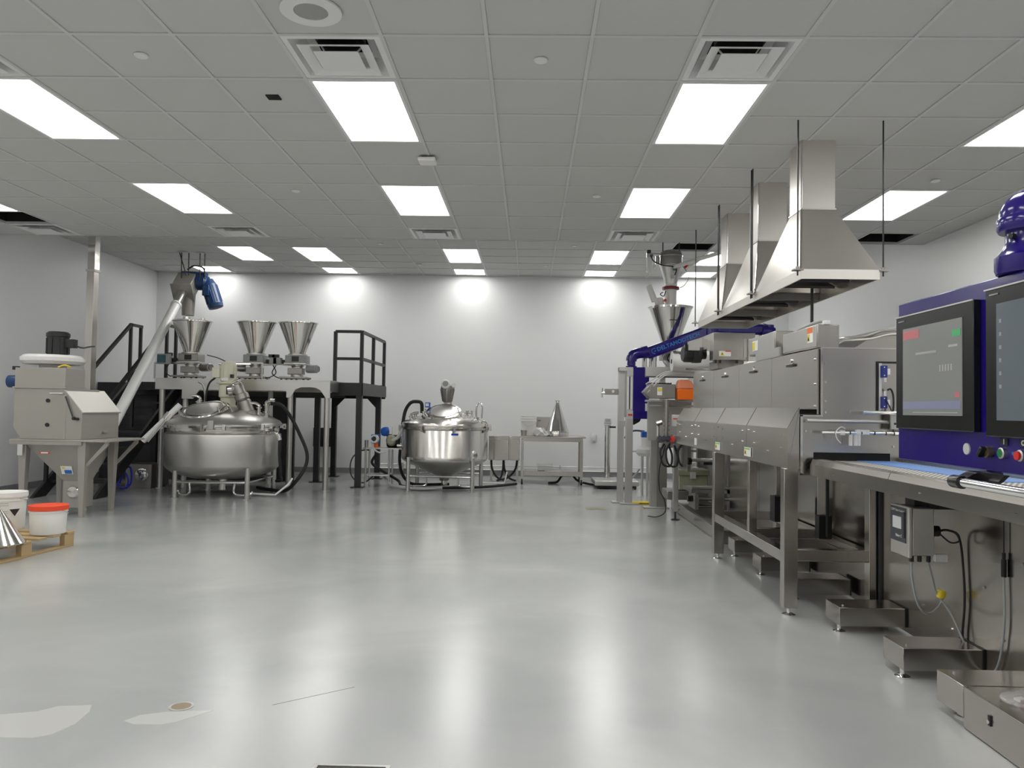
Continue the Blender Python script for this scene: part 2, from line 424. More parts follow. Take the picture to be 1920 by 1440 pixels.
# ---- open cells with bare plenum above
def opening(x0, y0, z, label):
    t = thing('open_ceiling_cell', label, 'ceiling opening', (x0+T/2, y0+T/2, z))
    S().loft([[(x0+.014, y0+.014, z+.03), (x0+T-.014, y0+.014, z+.03), (x0+T-.014, y0+T-.014, z+.03), (x0+.014, y0+T-.014, z+.03)],
              [(x0+.014, y0+.014, z+.30), (x0+T-.014, y0+.014, z+.30), (x0+T-.014, y0+T-.014, z+.30), (x0+.014, y0+T-.014, z+.30)],
              [(x0+.02, y0+.02, z+.31), (x0+T-.02, y0+.02, z+.31), (x0+T-.02, y0+T-.02, z+.31), (x0+.02, y0+T-.02, z+.31)]][:2], cap=False).put('plenum_side', dark_m, t, smooth=False)
    S().box(x0, x0+T, y0, y0+T, z+.30, z+.31).put('plenum_top', dark_m, t, smooth=False)
    S().cyl((x0+.02, y0+.4, z+.2), (x0+T-.02, y0+.42, z+.2), .04, n=12).put('pipe', dgrey, t)
    return t
opening(X0-10*T, Y0+7*T, CZ, 'black open ceiling cell in front of the far left vent')
opening(X0+7*T, Y0+8*T, CZ, 'black open ceiling cell to the right of the exhaust hood')
opening(F0+6*T, G0-T, CZ2, 'black open ceiling cell above the vacuum receiver')
# ---- loudspeaker, sprinklers, detectors
t = thing('ceiling_speaker', 'round white recessed loudspeaker with perforated grey grille in ceiling', 'speaker', (-1.217, 4.182, CZ))
S().ring((-1.217, 4.182), .165, .092, CZ-.008, CZ+.002, 40).put('trim_ring', white_m, t)
S().lathe([(0, CZ-.012), (.05, CZ-.011), (.09, CZ-.004), (.092, CZ+.002), (0, CZ+.002)], (-1.217, 4.182), 36).put('grille', mat('grille_mesh', (.38, .38, .37), .5, .3, bump=.003, bscale=220, bstr=.6), t)
sprk = [((-2.424, 4.74), 0, 'left of the nearest vent'), ((.038, 4.773), 0, 'at the top centre of the view'), ((-2.362, 7.756), 0, 'between the second row lights on the left'),
        ((.642, 7.843), 0, 'left of the second row light near the hood'), ((3.67, 7.209), 0, 'above the right light near the right wall'),
        ((-2.37, 12.2), 1, 'in the far ceiling left of centre'), ((.66, 12.2), 1, 'in the far ceiling right of centre'), ((-2.0, 13.95), 1, 'close to the back wall, left'), ((.25, 13.95), 1, 'close to the back wall, right')]
for (x, y), f, d in sprk:
    z = CZ2 if f else CZ
    tag(S().lathe([(0, z-.009), (.036, z-.009), (.042, z-.004), (.042, z+.003), (0, z+.003)], (x, y), 20).put('sprinkler_cover', white_m), 'small round white sprinkler cover plate %s' % d, 'sprinkler cover', 'sprinkler cover plates')
t = thing('wireless_access_point', 'white square wireless box hanging under the ceiling near the centre', 'wireless box', (-.902, 6.693, CZ))
S().box(-.98, -.83, 6.60, 6.75, CZ-.045, CZ-.012).put('case', whitep, t, bev=.01)
S().box(-.95, -.86, 6.63, 6.72, CZ-.012, CZ+.001).put('mounting_plate', dgrey, t)
tag(S().box(-1.86, -1.77, 5.35, 5.43, CZ-.001, CZ+.012).put('junction_opening', dark_m), 'small black square cut-out in a ceiling tile', 'ceiling cut-out')

# ---- wall pipes and wall things at the back
t = thing('wall_pipes', 'two thin horizontal steel pipes low along the back wall', 'pipe', (0, 15.0, 0))
S().cyl((-2.9, 15.05, .19), (2.6, 15.05, .19), .010, n=10).put('pipe', steel_s, t)
S().cyl((-2.9, 15.03, .115), (2.6, 15.03, .115), .010, n=10).put('pipe', steel_s, t)
for x in (-2.4, -.9, .6, 1.9): S().box(x-.015, x+.015, 15.0, 15.119, .08, .22).put('clamp', steel_s, t)
t = thing('soap_dispenser', 'small grey oval dispenser on the back wall between table and scale', 'dispenser', (1.24, 15.1, .66))
S().lathe([(0, 0), (.04, .01), (.052, .06), (.05, .15), (.03, .18), (0, .185)], n=20, ax=(0, 0, 1), org=(1.24, 15.065, .65)).put('case', lgrey, t)
S().box(1.215, 1.265, 15.0, 15.04, .66, .70).put('push_bar', grey, t, bev=.005)
t = thing('wall_louver_box', 'dark grilled electrical box on the back wall beneath the black platform', 'electrical box', (-3.8, 15.0, .45))
S().box(-4.12, -3.72, 14.99, 15.118, .50, .86).put('case', dgrey, t, bev=.006)
for k in range(9): S().box(-4.10+k*.042, -4.085+k*.042, 14.975, 14.992, .52, .84).put('rib', black, t)
# ---- floor fittings
t = thing('floor_drain', 'small round rusty drain cap set in the floor at lower left', 'drain', (-1.451, 3.341, 0))
S().ring((-1.451, 3.341), .05, .040, 0, .0025, 28).put('rim', steel_s, t)
S().cyl((-1.451, 3.341, 0), (-1.451, 3.341, .002), .04, n=24).put('cap', mat('rusty_cap', (.30, .24, .17), .55, .5, cvar=.4), t)
t = thing('floor_box', 'open steel framed floor box at the bottom edge of the view', 'floor box', (-.61, 2.7, 0))
S().frame(-.745, -.475, 2.58, 2.84, 0, .004, .014).put('frame', steel_s, t)
S().box(-.731, -.489, 2.594, 2.826, 0, .0015).put('cover', dgrey, t)
t = thing('floor_plate', 'pair of brass coloured square plates let into the floor before the scale', 'floor plate', (.9, 10.35, 0))
S().box(.76, .88, 10.22, 10.42, 0, .003).put('plate', mat('brass_plate', (.30, .28, .18), .4, .8), t)
S().box(.895, 1.02, 10.22, 10.42, 0, .003).put('plate', MATS['brass_plate'], t)
patch_m = mat('patched_epoxy', (.50, .50, .48), .2)
for pts, lab in (([(-2.3, 3.20), (-2.139, 3.21), (-2.012, 3.252), (-1.96, 3.314), (-1.83, 3.334), (-1.798, 3.26), (-1.786, 3.134), (-1.819, 3.029), (-1.871, 2.997), (-1.992, 2.994), (-2.3, 2.95)], 'pale patched area'),
                 ([(-1.612, 3.177), (-1.578, 3.24), (-1.491, 3.28), (-1.428, 3.29), (-1.302, 3.309), (-1.344, 3.249), (-1.4, 3.179), (-1.451, 3.149), (-1.558, 3.148)], 'pale patched area beside the drain')):
    S().prism(pts, 'z', 0, .0006).put('floor_patch', patch_m, fl, smooth=False)['label'] = lab
S().prism([(-1.079, 3.383), (-.778, 3.623), (-.777, 3.6215), (-1.078, 3.3815)], 'z', 0, .0007).put('floor_scratch', dgrey, fl, smooth=False)['label'] = 'thin dark scratch'
# ================================================================== left: bag dump station, screw conveyor
SX0, SX1, SXC, SY0, SY1 = -5.74, -5.17, -4.97, 8.66, 9.45
t = thing('bag_dump_station', 'grey steel bag dump station with sloped lid, cone hopper and dust filter', 'dump station', (-5.3, 9.05, 0))
st = t
S().box(SX0, -5.17, SY0, 9.05, 1.44, 1.655).put('filter_housing', blast, t, bev=.004)
S().box(SX0-.015, -5.15, SY0-.015, 9.07, 1.425, 1.442).put('flange', blast, t)
S().prism([(SX0, 1.425), (SX1+.02, 1.425), (SX1+.02, .86), (-5.655, .86), (SX0, .99)], 'y', SY0, SY1-.12).put('body', blast, t, bev=.004)
chute = S().prism([(SX1+.02, 1.40), (SXC, 1.155), (SXC, .86), (SX1+.02, .86)], 'y', SY0, SY1).put('chute', blast, t, bev=.003)
lid = S().prism([(SX1, 1.405), (SX1+.006, 1.417), (SXC+.018, 1.165), (SXC+.012, 1.150)], 'y', SY0-.012, SY1+.012).put('lid', blast_l, t, bev=.002)
S().box(SXC+.0, SXC+.03, 9.08, 9.18, .925, .94).put('lid_handle', steel_s, t)
S().tube([(-5.15, SY0-.02, 1.34), (-5.06, SY0-.02, 1.11)], .008).put('gas_strut', dgrey, t)
S().cyl((-5.05, SY0-.03, 1.095), (-5.05, SY0, 1.095), .018).cyl((-5.01, SY0-.03, 1.09), (-5.01, SY0, 1.09), .014).put('hinge_pin', black, t)
S().tube([(-5.33, SY0-.02, 1.37), (-5.18, SY0-.02, 1.37)], .006).put('hinge_rod', steel_s, t)
for z in (1.29, 1.02): S().cyl((-5.355, SY0-.012, z), (-5.355, SY0, z), .022, n=16).put('plug', black, t)
# platform and shelf
S().box(SX0-.02, -4.66, SY0-.03, SY1+.03, .835, .858).put('platform', blast, t, bev=.003)
S().box(SX0-.02, SXC+.02, SY0-.03, SY0+.01, .80, .835).put('apron', blast, t)
# hopper cone to an outlet box
S().frus((-5.62, -4.98, SY0+.01, SY1-.02, .82), (-5.27, -5.06, 8.86, 9.08, .38)).put('cone', blast, t, bev=.003)
S().box(-5.27, -5.06, 8.86, 9.10, .08, .385).put('outlet_box', blast, t, bev=.003)
S().lathe([(0, 0), (.07, 0), (.075, .01), (.06, .03), (0, .035)], ax=(0, -1, 0), org=(-5.15, 8.86, .26), n=24).put('outlet_cap', steel_p, t)
S().box(-5.30, -5.28, 8.9, 8.94, 0, .5).put('rear_stay', blast, t)
def leg(x, y, top=.835, w_=.075):
    S().frus((x-w_*.32, x+w_*.32, y-w_*.32, y+w_*.32, 0), (x-w_*.62, x+w_*.62, y-w_*.62, y+w_*.62, top)).put('leg', blast, t, bev=.003)
leg(-4.96, 8.70); leg(-5.63, 8.70); leg(-4.95, 9.30); leg(-5.63, 9.40)
for y in (8.70, 9.36):
    S().prism([(-4.95, .56), (-4.95, .52), (-4.68, .80), (-4.68, .835), (-4.71, .835)], 'y', y-.012, y+.012).put('shelf_brace', blast, t)
# stickers
S().box(-5.42, -5.31, SY0-.018, SY0-.014, .70, .72).put('label_plate', red, t)
S().box(-5.405, -5.325, SY0-.021, SY0-.018, .704, .716).put('label_text_strip', white_t, t)
k = S().rbox((-5.2, 8.797, .51), (.13, .004, .10), (.408, 0, 0)).put('warning_label', white_t, t)
S().rbox((-5.185, 8.800, .49), (.08, .004, .045), (.408, 0, 0)).put('label_print', lbl_b, k)
S().rbox((-5.23, 8.782, .535), (.03, .004, .025), (.408, 0, 0)).put('label_mark', lbl_y, k)
S().box(-5.655, -5.60, SY0-.045, SY0-.040, .68, .80).put('data_plate', lgrey, t)
# fan on top wrapped in film
S().lathe([(.14, 1.655), (.14, 1.70), (.30, 1.705), (.335, 1.74), (.335, 1.78), (.30, 1.81), (.0, 1.815)], (-5.51, 8.98), 36).put('fan_housing', mat('wrapped_film', (.72, .71, .69), .25, bump=.02, bscale=9, bstr=.7), t)
mo = S().lathe([(0, 1.81), (.115, 1.81), (.115, 2.02), (.125, 2.03), (.125, 2.065), (.10, 2.085), (0, 2.085)], (-5.46, 8.98), 28).put('fan_motor', black, t)
S().box(-5.36, -5.25, 8.93, 9.02, 1.90, 2.0).put('terminal_box', black, mo, bev=.006)
for k in range(8):
    a = 2*PI*k/8
    S().rbox((-5.46+.119*math.cos(a), 8.98+.119*math.sin(a), 1.92), (.012, .012, .18), (0, 0, a)).put('cooling_fin', black, mo)
S().tube([(-5.26, 8.97, 1.93), (-5.18, 8.99, 1.905), (-5.10, 9.0, 1.92), (-5.04, 9.0, 1.925)], .009).put('motor_cable', dgrey, t)
S().lathe([(0, 0), (.06, 0), (.07, .02), (.07, .14), (0, .14)], ax=(-1, 0, 0), org=(-5.72, 8.75, 1.47+.03), n=24).put('side_motor', bluem, t)
S().box(-5.80, -5.75, 8.70, 8.76, 1.63, 1.67).put('latch', black, t)
S().tube([(-5.28, 8.70, 1.665), (-5.22, 8.72, 1.69), (-5.16, 8.74, 1.67)], .008).put('yellow_hose', yellow, t)

# duct from ceiling
t = thing('wireway_duct', 'tall slim stainless duct rising behind the dump station to the ceiling', 'duct', (-5.78, 10.28, 0))
S().box(-5.85, -5.755, 10.2, 10.32, 0, 1.2).put('lower_section', steel, t, bev=.002)
S().box(-5.85, -5.755, 10.2, 10.32, 1.2, 3.02).put('middle_section', steel, t, bev=.002)
S().box(-5.86, -5.745, 10.19, 10.33, 3.00, 3.03).put('joint_collar', steel_d, t)
S().box(-5.845, -5.75, 10.2, 10.32, 3.03, CZ2).put('upper_section', steel_p, t, bev=.002)

# inclined screw conveyor
t = thing('screw_conveyor', 'long white inclined conveyor tube with steel discharge head and blue motor', 'conveyor', (-5.6, 11, 0))
A = Vector((-5.495, 9.75, .41)); Bp = Vector((-5.83, 13.0, 3.13))
dv = (Bp-A).normalized()
S().cyl(A, Bp-dv*.35, .073, n=28).put('tube', tubew, t)
S().cyl(Bp-dv*.36, Bp+dv*.1, .066, n=28).put('neck', steel_s, t)
S().cyl(Bp-dv*.40, Bp-dv*.36, .085, n=28).put('coupling', tubew, t)
rotx = math.atan2(dv.z, (dv.xy).length)
rz = math.atan2(dv.y, dv.x)-PI/2
S().rbox(Bp+dv*.22, (.30, .42, .30), (rotx, 0, rz)).put('head_box', blast, t, bev=.006)
S().rbox(Bp+dv*.005, (.34, .012, .34), (rotx, 0, rz)).put('head_flange', blast_l, t)
S().cyl(Bp+dv*.22+Vector((.05, .0, -.12)), Bp+dv*.22+Vector((.05, 0, -.50)), .115, .10, n=24).put('discharge_spout', blast, t)
hp = Bp+dv*.30
S().rbox(hp+Vector((.10, .05, .17)), (.42, .14, .07), (0, .05, 0)).put('gearbox_bracket', bluem, t, bev=.01)
S().lathe([(0, 0), (.13, 0), (.13, .14), (.10, .18), (0, .18)], ax=(1, 0, .0), org=hp+Vector((.18, .02, .02)), n=24).put('gearbox', bluem, t)
mt0 = hp+Vector((.34, .02, .06)); md = Vector((.25, 0, -.72)).normalized()
mo = S().lathe([(0, 0), (.09, .0), (.115, .08), (.125, .10), (.125, .42), (.13, .43), (.12, .49), (.08, .50), (0, .50)], ax=md, org=mt0, n=28).put('motor', bluem, t)
for k in range(12):
    a = 2*PI*k/12; u = md.orthogonal().normalized(); v = md.cross(u); q = mt0+md*.26+(u*math.cos(a)+v*math.sin(a))*.127
    S().cyl(q-md*.15, q+md*.15, .007, n=5).put('cooling_fin', bluem, mo)
S().box(mt0.x-.02, mt0.x+.09, mt0.y-.17, mt0.y-.09, mt0.z-.28, mt0.z-.14).put('terminal_box', bluem, mo, bev=.006)
S().tube([hp+Vector((0, 0, .24)), hp+Vector((.12, -.02, .30)), hp+Vector((.28, -.02, .26)), mt0+Vector((.0, -.1, .0))], .014).put('motor_cable', blackr, t)
for (x, y, dx) in ((-5.86, 13.0, .0), (-5.80, 13.14, 0), (-5.90, 13.0, .12), (-5.57, 13.05, 0), (-5.53, 13.15, 0)):
    S().cyl((x, y, CZ2), (x+dx, y+.02, 3.38 if dx == 0 else 3.42), .009, n=6).put('hanger_rod', black, t)
S().box(-5.92, -5.74, 12.98, 13.02, CZ2-.02, CZ2-.001).put('ceiling_anchor', steel_s, t)
S().box(-5.64, -5.48, 13.03, 13.07, CZ2-.02, CZ2-.001).put('ceiling_anchor', steel_s, t)

# ================================================================== pallet with pails and cone
pw = thing('wooden_pallet', 'rough wooden pallet on the floor cut by the left edge', 'pallet', (-4.5, 6.45, 0))
e1 = Vector((-.10, -.995, 0)).normalized(); e2 = Vector((-.995, .10, 0)).normalized()
P0 = Vector((-4.04, 6.98, 0))
def pbox(s_, a0, a1, b0, b1, z0, z1):
    q = [P0+e1*a+e2*b for a, b in ((a0, b0), (a1, b0), (a1, b1), (a0, b1))]
    s_.loft([[(p.x, p.y, z0) for p in q], [(p.x, p.y, z1) for p in q]]); return s_
PL, PW_ = 1.15, 1.0
for b in (0, (PW_-.04)/2, PW_-.04):
    s_ = S()
    for a in (0, PL/2-.06, PL-.12): pbox(s_, a, a+.12, b, b+.04, .018, .118)
    pbox(S(), 0, PL, b, b+.06, 0, .018).put('bottom_board', wood, pw, bev=.002)
    for a in (0, PL/2-.06, PL-.12): pbox(S(), a, a+.12, b, b+.05, .018, .112).put('block', wood, pw, bev=.003)
    s_.bm.free()
for k in range(7):
    a = k*(PL-.09)/6
    pbox(S(), a, a+.085+random.uniform(-.008, .012), -.005, PW_+.005, .112, .130+random.uniform(0, .002)).put('deck_board', wood, pw, bev=.002)
def pail(x, y, z, r, h, lidm, label, name='pail'):
    p = thing(name, label, 'bucket', (x, y, z))
    b = S().lathe([(0, z), (r*.90, z), (r*.92, z+.005), (r*.985, z+h*.80), (r*1.03, z+h*.805), (r*1.03, z+h*.825), (r*.99, z+h*.83), (r*.995, z+h*.885), (r*1.04, z+h*.89), (r*1.04, z+h*.91), (r, z+h*.915), (r, z+h-.032), (0, z+h-.032)], (x, y), 44).put('bucket_body', whitep, p)
    S().lathe([(0, z+h-.004), (r*.8, z+h+.0), (r*.97, z+h+.004), (r*1.0, z+h+.010), (r*1.055, z+h+.010), (r*1.06, z+h-.028), (r*1.02, z+h-.03), (0, z+h-.03)], (x, y), 44).put('bucket_lid', lidm, p)
    pts = [Vector((x+r*1.03*math.cos(a), y+r*1.03*math.sin(a), z+h*.87-math.sin((a+.3)/(.6+PI)*PI)*.06)) for a in [(-.3+i*(PI+.6)/10)+0 for i in range(11)]]
    S().tube(pts, .003, n=6, sub=2).put('wire_handle', steel_s, p)
    return p
# red-lid pail
pail(-4.18, 6.82, .133, .148, .235, redl, 'small white pail with bright red lid on the pallet corner')
p = pail(-4.69, 7.02+.0, .133, .16, .32, whitep, 'tall white pail with black corrosive diamond label at left edge')
def arc_label(cx, cy, r, a0, a1, z0, z1, m_, nm, par, diamond=False):
    n = 8; s_ = S(); v = []
    if not diamond:
        lo = [(cx+r*math.cos(a0+(a1-a0)*i/n), cy+r*math.sin(a0+(a1-a0)*i/n), z0) for i in range(n+1)]
        hi = [(p_[0], p_[1], z1) for p_ in lo]
        vv = [[s_.bm.verts.new(q) for q in lo], [s_.bm.verts.new(q) for q in hi]]
        for i in range(n): s_.bm.faces.new((vv[0][i], vv[0][i+1], vv[1][i+1], vv[1][i]))
    else:
        am, zm = (a0+a1)/2, (z0+z1)/2
        pts = diamond
        vs = [s_.bm.verts.new((cx+r*math.cos(a0+(a1-a0)*u), cy+r*math.sin(a0+(a1-a0)*u), z0+(z1-z0)*v_)) for u, v_ in pts]
        s_.bm.faces.new(vs)
    return s_.put(nm, m_, par, smooth=False)
cxp, cyp = -4.69, 7.02
am = math.atan2(-7.02, 4.72)+.42
arc_label(cxp, cyp, .1595, am-.28, am+.28, .131+.12, .131+.25, white_t, 'corrosive_label', p, [(0, .5), (.5, 0), (1, .5), (.5, 1)])
arc_label(cxp, cyp, .161, am-.27, am+.27, .131+.125, .131+.19, black_t, 'corrosive_label_half', p, [(0, .98), (.5, 0), (1, .98)])
for k, dz in enumerate((.26, .24, .22, .17, .155)):
    arc_label(cxp, cyp, .1605, am-1.1, am-.32, .131+dz, .131+dz+.004, grey, 'printed_line', p)
t = thing('steel_cone', 'shiny polished steel cone standing on the pallet at the left edge', 'cone', (-4.27, 6.27, .133))
S().lathe([(.205, .134), (.21, .136), (.022, .43), (.018, .44), (0, .44)], (-4.27, 6.27), 64).put('cone_body', steel_p, t)
S().ring((-4.27, 6.27), .215, .20, .133, .139, 48).put('rolled_rim', steel_p, t)
# ================================================================== black access platform and stairs
DZ = 1.62
bp = thing('access_platform', 'black painted steel access platform on posts with toe boards', 'platform', (-4.5, 13.3, 0))
S().box(-7.26, -2.64, 13.12, 14.35, DZ-.03, DZ).put('deck', black, bp)
S().box(-3.09, -2.64, 12.36, 13.12, DZ-.03, DZ).put('deck', black, bp)
S().box(-7.26, -3.09, 13.09, 13.12, DZ-.20, DZ+.0).put('edge_beam', black, bp)
S().box(-3.10, -2.63, 12.34, 12.36, DZ-.17, DZ+.03).put('toe_board', black, bp)
S().box(-2.64, -2.62, 12.34, 14.35, DZ-.17, DZ+.03).put('toe_board', black, bp)
S().box(-3.11, -3.09, 12.34, 13.12, DZ-.17, DZ+.03).put('toe_board', black, bp)
S().box(-7.26, -2.64, 14.35, 14.38, DZ-.2, DZ+.05).put('edge_beam', black, bp)
def bleg(x, y):
    p_ = S().box(x-.045, x+.045, y-.045, y+.045, .012, DZ-.03).put('post', black, bp, bev=.003)
    S().box(x-.10, x+.10, y-.08, y+.08, 0, .012).put('base_plate', black, p_)
for x, y in ((-2.69, 12.42), (-2.69, 14.0), (-3.55, 14.3), (-3.55, 13.16), (-4.6, 14.3), (-6.3, 14.3), (-6.3, 13.16)): bleg(x, y)
for x, y, sx in ((-2.69, 13.95, -1), (-3.55, 14.25, 1)):
    S().prism([(x, DZ-.17), (x+sx*.22, DZ-.17), (x, DZ-.40)], 'y', y-.01, y+.01).put('knee_brace', black, bp)
# guard rail cage
gr = thing('guard_rail', 'black square tube guard rail at the right end of the access platform', 'railing', (-2.9, 13, DZ))
def rb(a, b, nm='rail', r=.022):
    a, b = Vector(a), Vector(b); d = b-a; L_ = d.length
    if abs(d.z) > L_*.9: S().box(a.x-r, a.x+r, a.y-r, a.y+r, min(a.z, b.z), max(a.z, b.z)).put(nm, black, gr)
    else: S().rbox((a+b)/2, (2*r, L_, 2*r), (math.atan2(d.z, d.xy.length), 0, math.atan2(d.y, d.x)-PI/2)).put(nm, black, gr)
ZT, ZM = 2.46, 2.03
for x, y in ((-3.08, 12.38), (-2.66, 12.38), (-2.66, 13.30), (-2.66, 14.30)): rb((x, y, DZ), (x, y, ZT), 'baluster', .026)
for z in (ZT, ZM):
    rb((-3.08, 12.38, z), (-2.66, 12.38, z)); rb((-2.66, 12.38, z), (-2.66, 14.30, z))
# stairs: from the near foot rising away towards the platform
sr = thing('steel_stair', 'steep black steel stair with handrails climbing behind the dump station', 'stairs', (-6.2, 11.5, 0))
ya, yb = 10.28, 12.7
for x in (-6.55, -5.72):
    S().prism([(ya, 0), (ya+.30, 0), (yb+.33, DZ-.02), (yb+.38, DZ), (yb, DZ)], 'x', x-.022, x+.022).put('stringer', black, sr, bev=.002)
for k in range(7):
    z = .22*(k+1)-.02; y = ya+.12+(yb-ya)*z/DZ
    S().box(-6.53, -5.74, y-.02, y+.24, z-.03, z).put('tread', black, sr)
S().box(-6.55, -5.70, yb+.05, 13.09, DZ-.12, DZ).put('landing', black, sr)
def rail(x):
    y0r, y1r = 10.55, 12.75
    q = [(x, y0r, .98), (x, y1r, 2.56), (x, 13.1, 2.56)]
    for a, b in zip(q, q[1:]):
        a, b = Vector(a), Vector(b); d = b-a
        S().rbox((a+b)/2, (.045, d.length+.03, .045), (math.atan2(d.z, d.xy.length), 0, 0)).put('handrail', black, sr)
    for y in (10.6, 11.68, 12.75, 13.08):
        zt = .98+(min(y, y1r)-y0r)*(1.58/2.2); zb = max(0, (min(y, yb)-ya)*DZ/(yb-ya))
        S().box(x-.022, x+.022, y-.022, y+.022, zb-.02, zt).put('rail_post', black, sr)
rail(-6.55); rail(-5.95+.0)
# dark enclosure below platform with porthole machine
en = thing('dark_enclosure', 'matt black panelled enclosure beneath the access platform', 'enclosure', (-5.0, 13.4, 0))
S().box(-7.26, -5.55, 13.22, 13.26, 0, DZ-.05).put('side_panel', dgrey, en)
S().box(-5.55, -3.95, 13.22, 13.26, 0, DZ-.05).put('front_panel', black, en)
for k in range(4): S().box(-7.2, -5.6, 13.205, 13.22, .3+k*.3, .308+k*.3).put('seam', black, en)
for x in (-5.55, -4.75, -3.97): S().box(x-.02, x+.02, 13.19, 13.22, 0, DZ-.05).put('mullion', black, en)
pm = thing('porthole_cabinet', 'low dark steel cabinet with a round polished port beside the stair foot', 'cabinet', (-5.75, 11.9, 0))
S().box(-6.05, -5.66, 11.75, 12.2, 0, .36).put('body', steel_d, pm, bev=.004)
S().lathe([(0, .0), (.09, .0), (.10, .012), (.08, .02), (0, .022)], ax=(0, -1, 0), org=(-5.80, 11.75, .20), n=28).put('port', steel_p, pm)
S().box(-5.66+.002, -5.60, 11.9, 12.2, .02, .30).put('side_box', steel_d, pm)
tag(S().tube([(-6.0, 11.5, .10), (-5.92, 11.45, .30), (-5.86, 11.52, .32), (-5.84, 11.5, .1), (-5.90, 11.42, .03), (-6.0, 11.46, .05), (-6.02, 11.5, .22), (-5.94, 11.5, .26), (-5.88, 11.5, .14), (-5.9, 11.5, .016)], .014, n=8).put('blue_hose', mat('hose_blue', (.02, .03, .5), .35)), 'coiled bright blue hose on the floor by the stair', 'hose')

# ================================================================== stainless mezzanine for the feeders
MZ = 1.665
mz = thing('feeder_stand', 'brushed stainless table frame on tall round legs carrying three feeders', 'stand', (-4.3, 12.4, 0))
S().box(-5.66, -3.0, 11.80, 12.78, MZ-.02, MZ).put('top_plate', steel_s, mz, bev=.002)
def mzleg(x, y):
    p_ = S().cyl((x, y, .012), (x, y, MZ-.02), .042, n=20).put('leg', steel_s, mz)
    S().cyl((x, y, 0), (x, y, .012), .075, n=20).put('foot_plate', steel_s, p_)
for x, y in ((-5.58, 11.86), (-3.62, 11.86), (-3.06, 11.86), (-5.58, 12.7), (-4.2, 12.7)): mzleg(x, y)
S().cyl((-5.22, 11.86, 0.012), (-5.22, 11.86, MZ-.02), .042, n=20).put('leg', steel_s, mz)
S().box(-5.66, -3.66, 11.79, 11.815, MZ-.17, MZ-.02).put('front_beam', steel_s, mz)
S().prism([(-3.66, MZ-.02), (-3.0, MZ-.02), (-3.0, MZ-.27), (-3.06, MZ-.27), (-3.15, MZ-.15), (-3.24, MZ-.11), (-3.44, MZ-.11), (-3.53, MZ-.15), (-3.60, MZ-.27), (-3.66, MZ-.27)], 'y', 11.785, 11.81).put('gusset_beam', steel_s, mz)
S().prism([(-5.25, MZ-.17), (-4.98, MZ-.17), (-5.08, MZ-.31), (-5.25, MZ-.31)], 'y', 11.79, 11.81).put('gusset', steel_s, mz)
S().box(-5.66, -3.0, 12.76, 12.78, MZ-.17, MZ-.02).put('rear_beam', steel_s, mz)
S().box(-3.02, -3.0, 11.8, 12.78, MZ-.17, MZ-.02).put('side_beam', steel_s, mz)

def feeder(cx, cy, label, side, extra=0):
    z = MZ
    f = thing('powder_feeder', label, 'feeder', (cx, cy, z), 'stainless powder feeders on the stand')
    # oval cone hopper
    def ov(rx, ry, zz, n=40): return [(cx+rx*math.cos(2*PI*i/n), cy+ry*math.sin(2*PI*i/n), zz) for i in range(n)]
    S().loft([ov(.125, .12, z+.42), ov(.13, .125, z+.46), ov(.30, .24, z+.90), ov(.315, .255, z+.905), ov(.315, .255, z+.92), ov(.295, .235, z+.92), ov(.12, .11, z+.48)], cap=True).put('hopper', steel_p, f)
    S().ring((cx, cy), .15, .11, z+.40, z+.42, 28).put('hopper_flange', steel_s, f)
    g = S().box(cx-.16, cx+.16, cy-.14, cy+.14, z+.28, z+.40).put('gearbox', grey if extra != 1 else steel_d, f, bev=.01)
    S().box(cx-.05, cx+.06, cy-.147, cy-.14, z+.30, z+.38).put('badge', black, g)
    S().box(cx-.17, cx+.17, cy-.15, cy+.15, z+.255, z+.278).put('clamp_plate', steel_s, f)
    S().lathe([(0, z+.06), (.10, z+.06), (.10, z+.10), (.085, z+.11), (.085, z+.22), (.10, z+.23), (.10, z+.255), (0, z+.255)], (cx, cy), 28).put('trough', steel_s, f)
    S().box(cx-.12, cx+.11, cy-.12, cy+.05, z+.10, z+.20).put('screw_block', steel_d, f, bev=.006)
    S().box(cx-.24, cx+.18, cy-.16, cy+.16, z+.03, z+.06).put('base_plate', steel_d, f, bev=.004)
    for dx in (-.21, -.05, .14):
        for dy in (-.13, .13): S().cyl((cx+dx, cy+dy, z), (cx+dx, cy+dy, z+.03), .018, n=10).put('load_foot', black, f)
    s_ = side
    m1 = S().lathe([(0, 0), (.06, 0), (.065, .02), (.065, .17), (.05, .18), (.05, .20), (0, .20)], ax=(s_, -.35, 0), org=(cx+s_*.16, cy, z+.19), n=20).put('drive_motor', grey if extra == 2 else steel_d, f)
    S().box(cx-s_*.36-.06, cx-s_*.36+.06, cy-.10, cy+.02, z+.24, z+.36).put('control_box', grey, f, bev=.006)
    S().box(cx-s_*.24-.07, cx-s_*.24+.07, cy-.03, cy+.03, z+.27, z+.33).put('control_arm', dgrey, f)
    S().box(cx-s_*.30-.08, cx-s_*.30+.02, cy-.08, cy-.03, z+.36, z+.41).put('connector', dgrey, f)
    S().cyl((cx-.02, cy-.17, z+.245), (cx+.02*s_-.5, cy-.17, z+.245), .016, n=10).put('pipe', steel_p, f)
    S().cyl((cx-.5, cy-.17, z+.0), (cx-.5, cy-.17, z+.25), .013, n=8).put('pipe_support', steel_s, f)
    S().tube([(cx-s_*.30, cy-.1, z+.25), (cx-s_*.36, cy-.12, z+.12), (cx-s_*.28, cy-.14, z+.05), (cx-s_*.2, cy-.15, z+.035)], .008).put('cable', blackr, f)
    return f
f1 = feeder(-5.34, 12.30, 'steel feeder at the left of the stand, two small ports on its hopper lid', 1, 1)
z = MZ
S().cyl((-5.37, 12.16, z+.90), (-5.37, 12.16, z+.97), .06, n=20).put('lid_port', steel_p, f1)
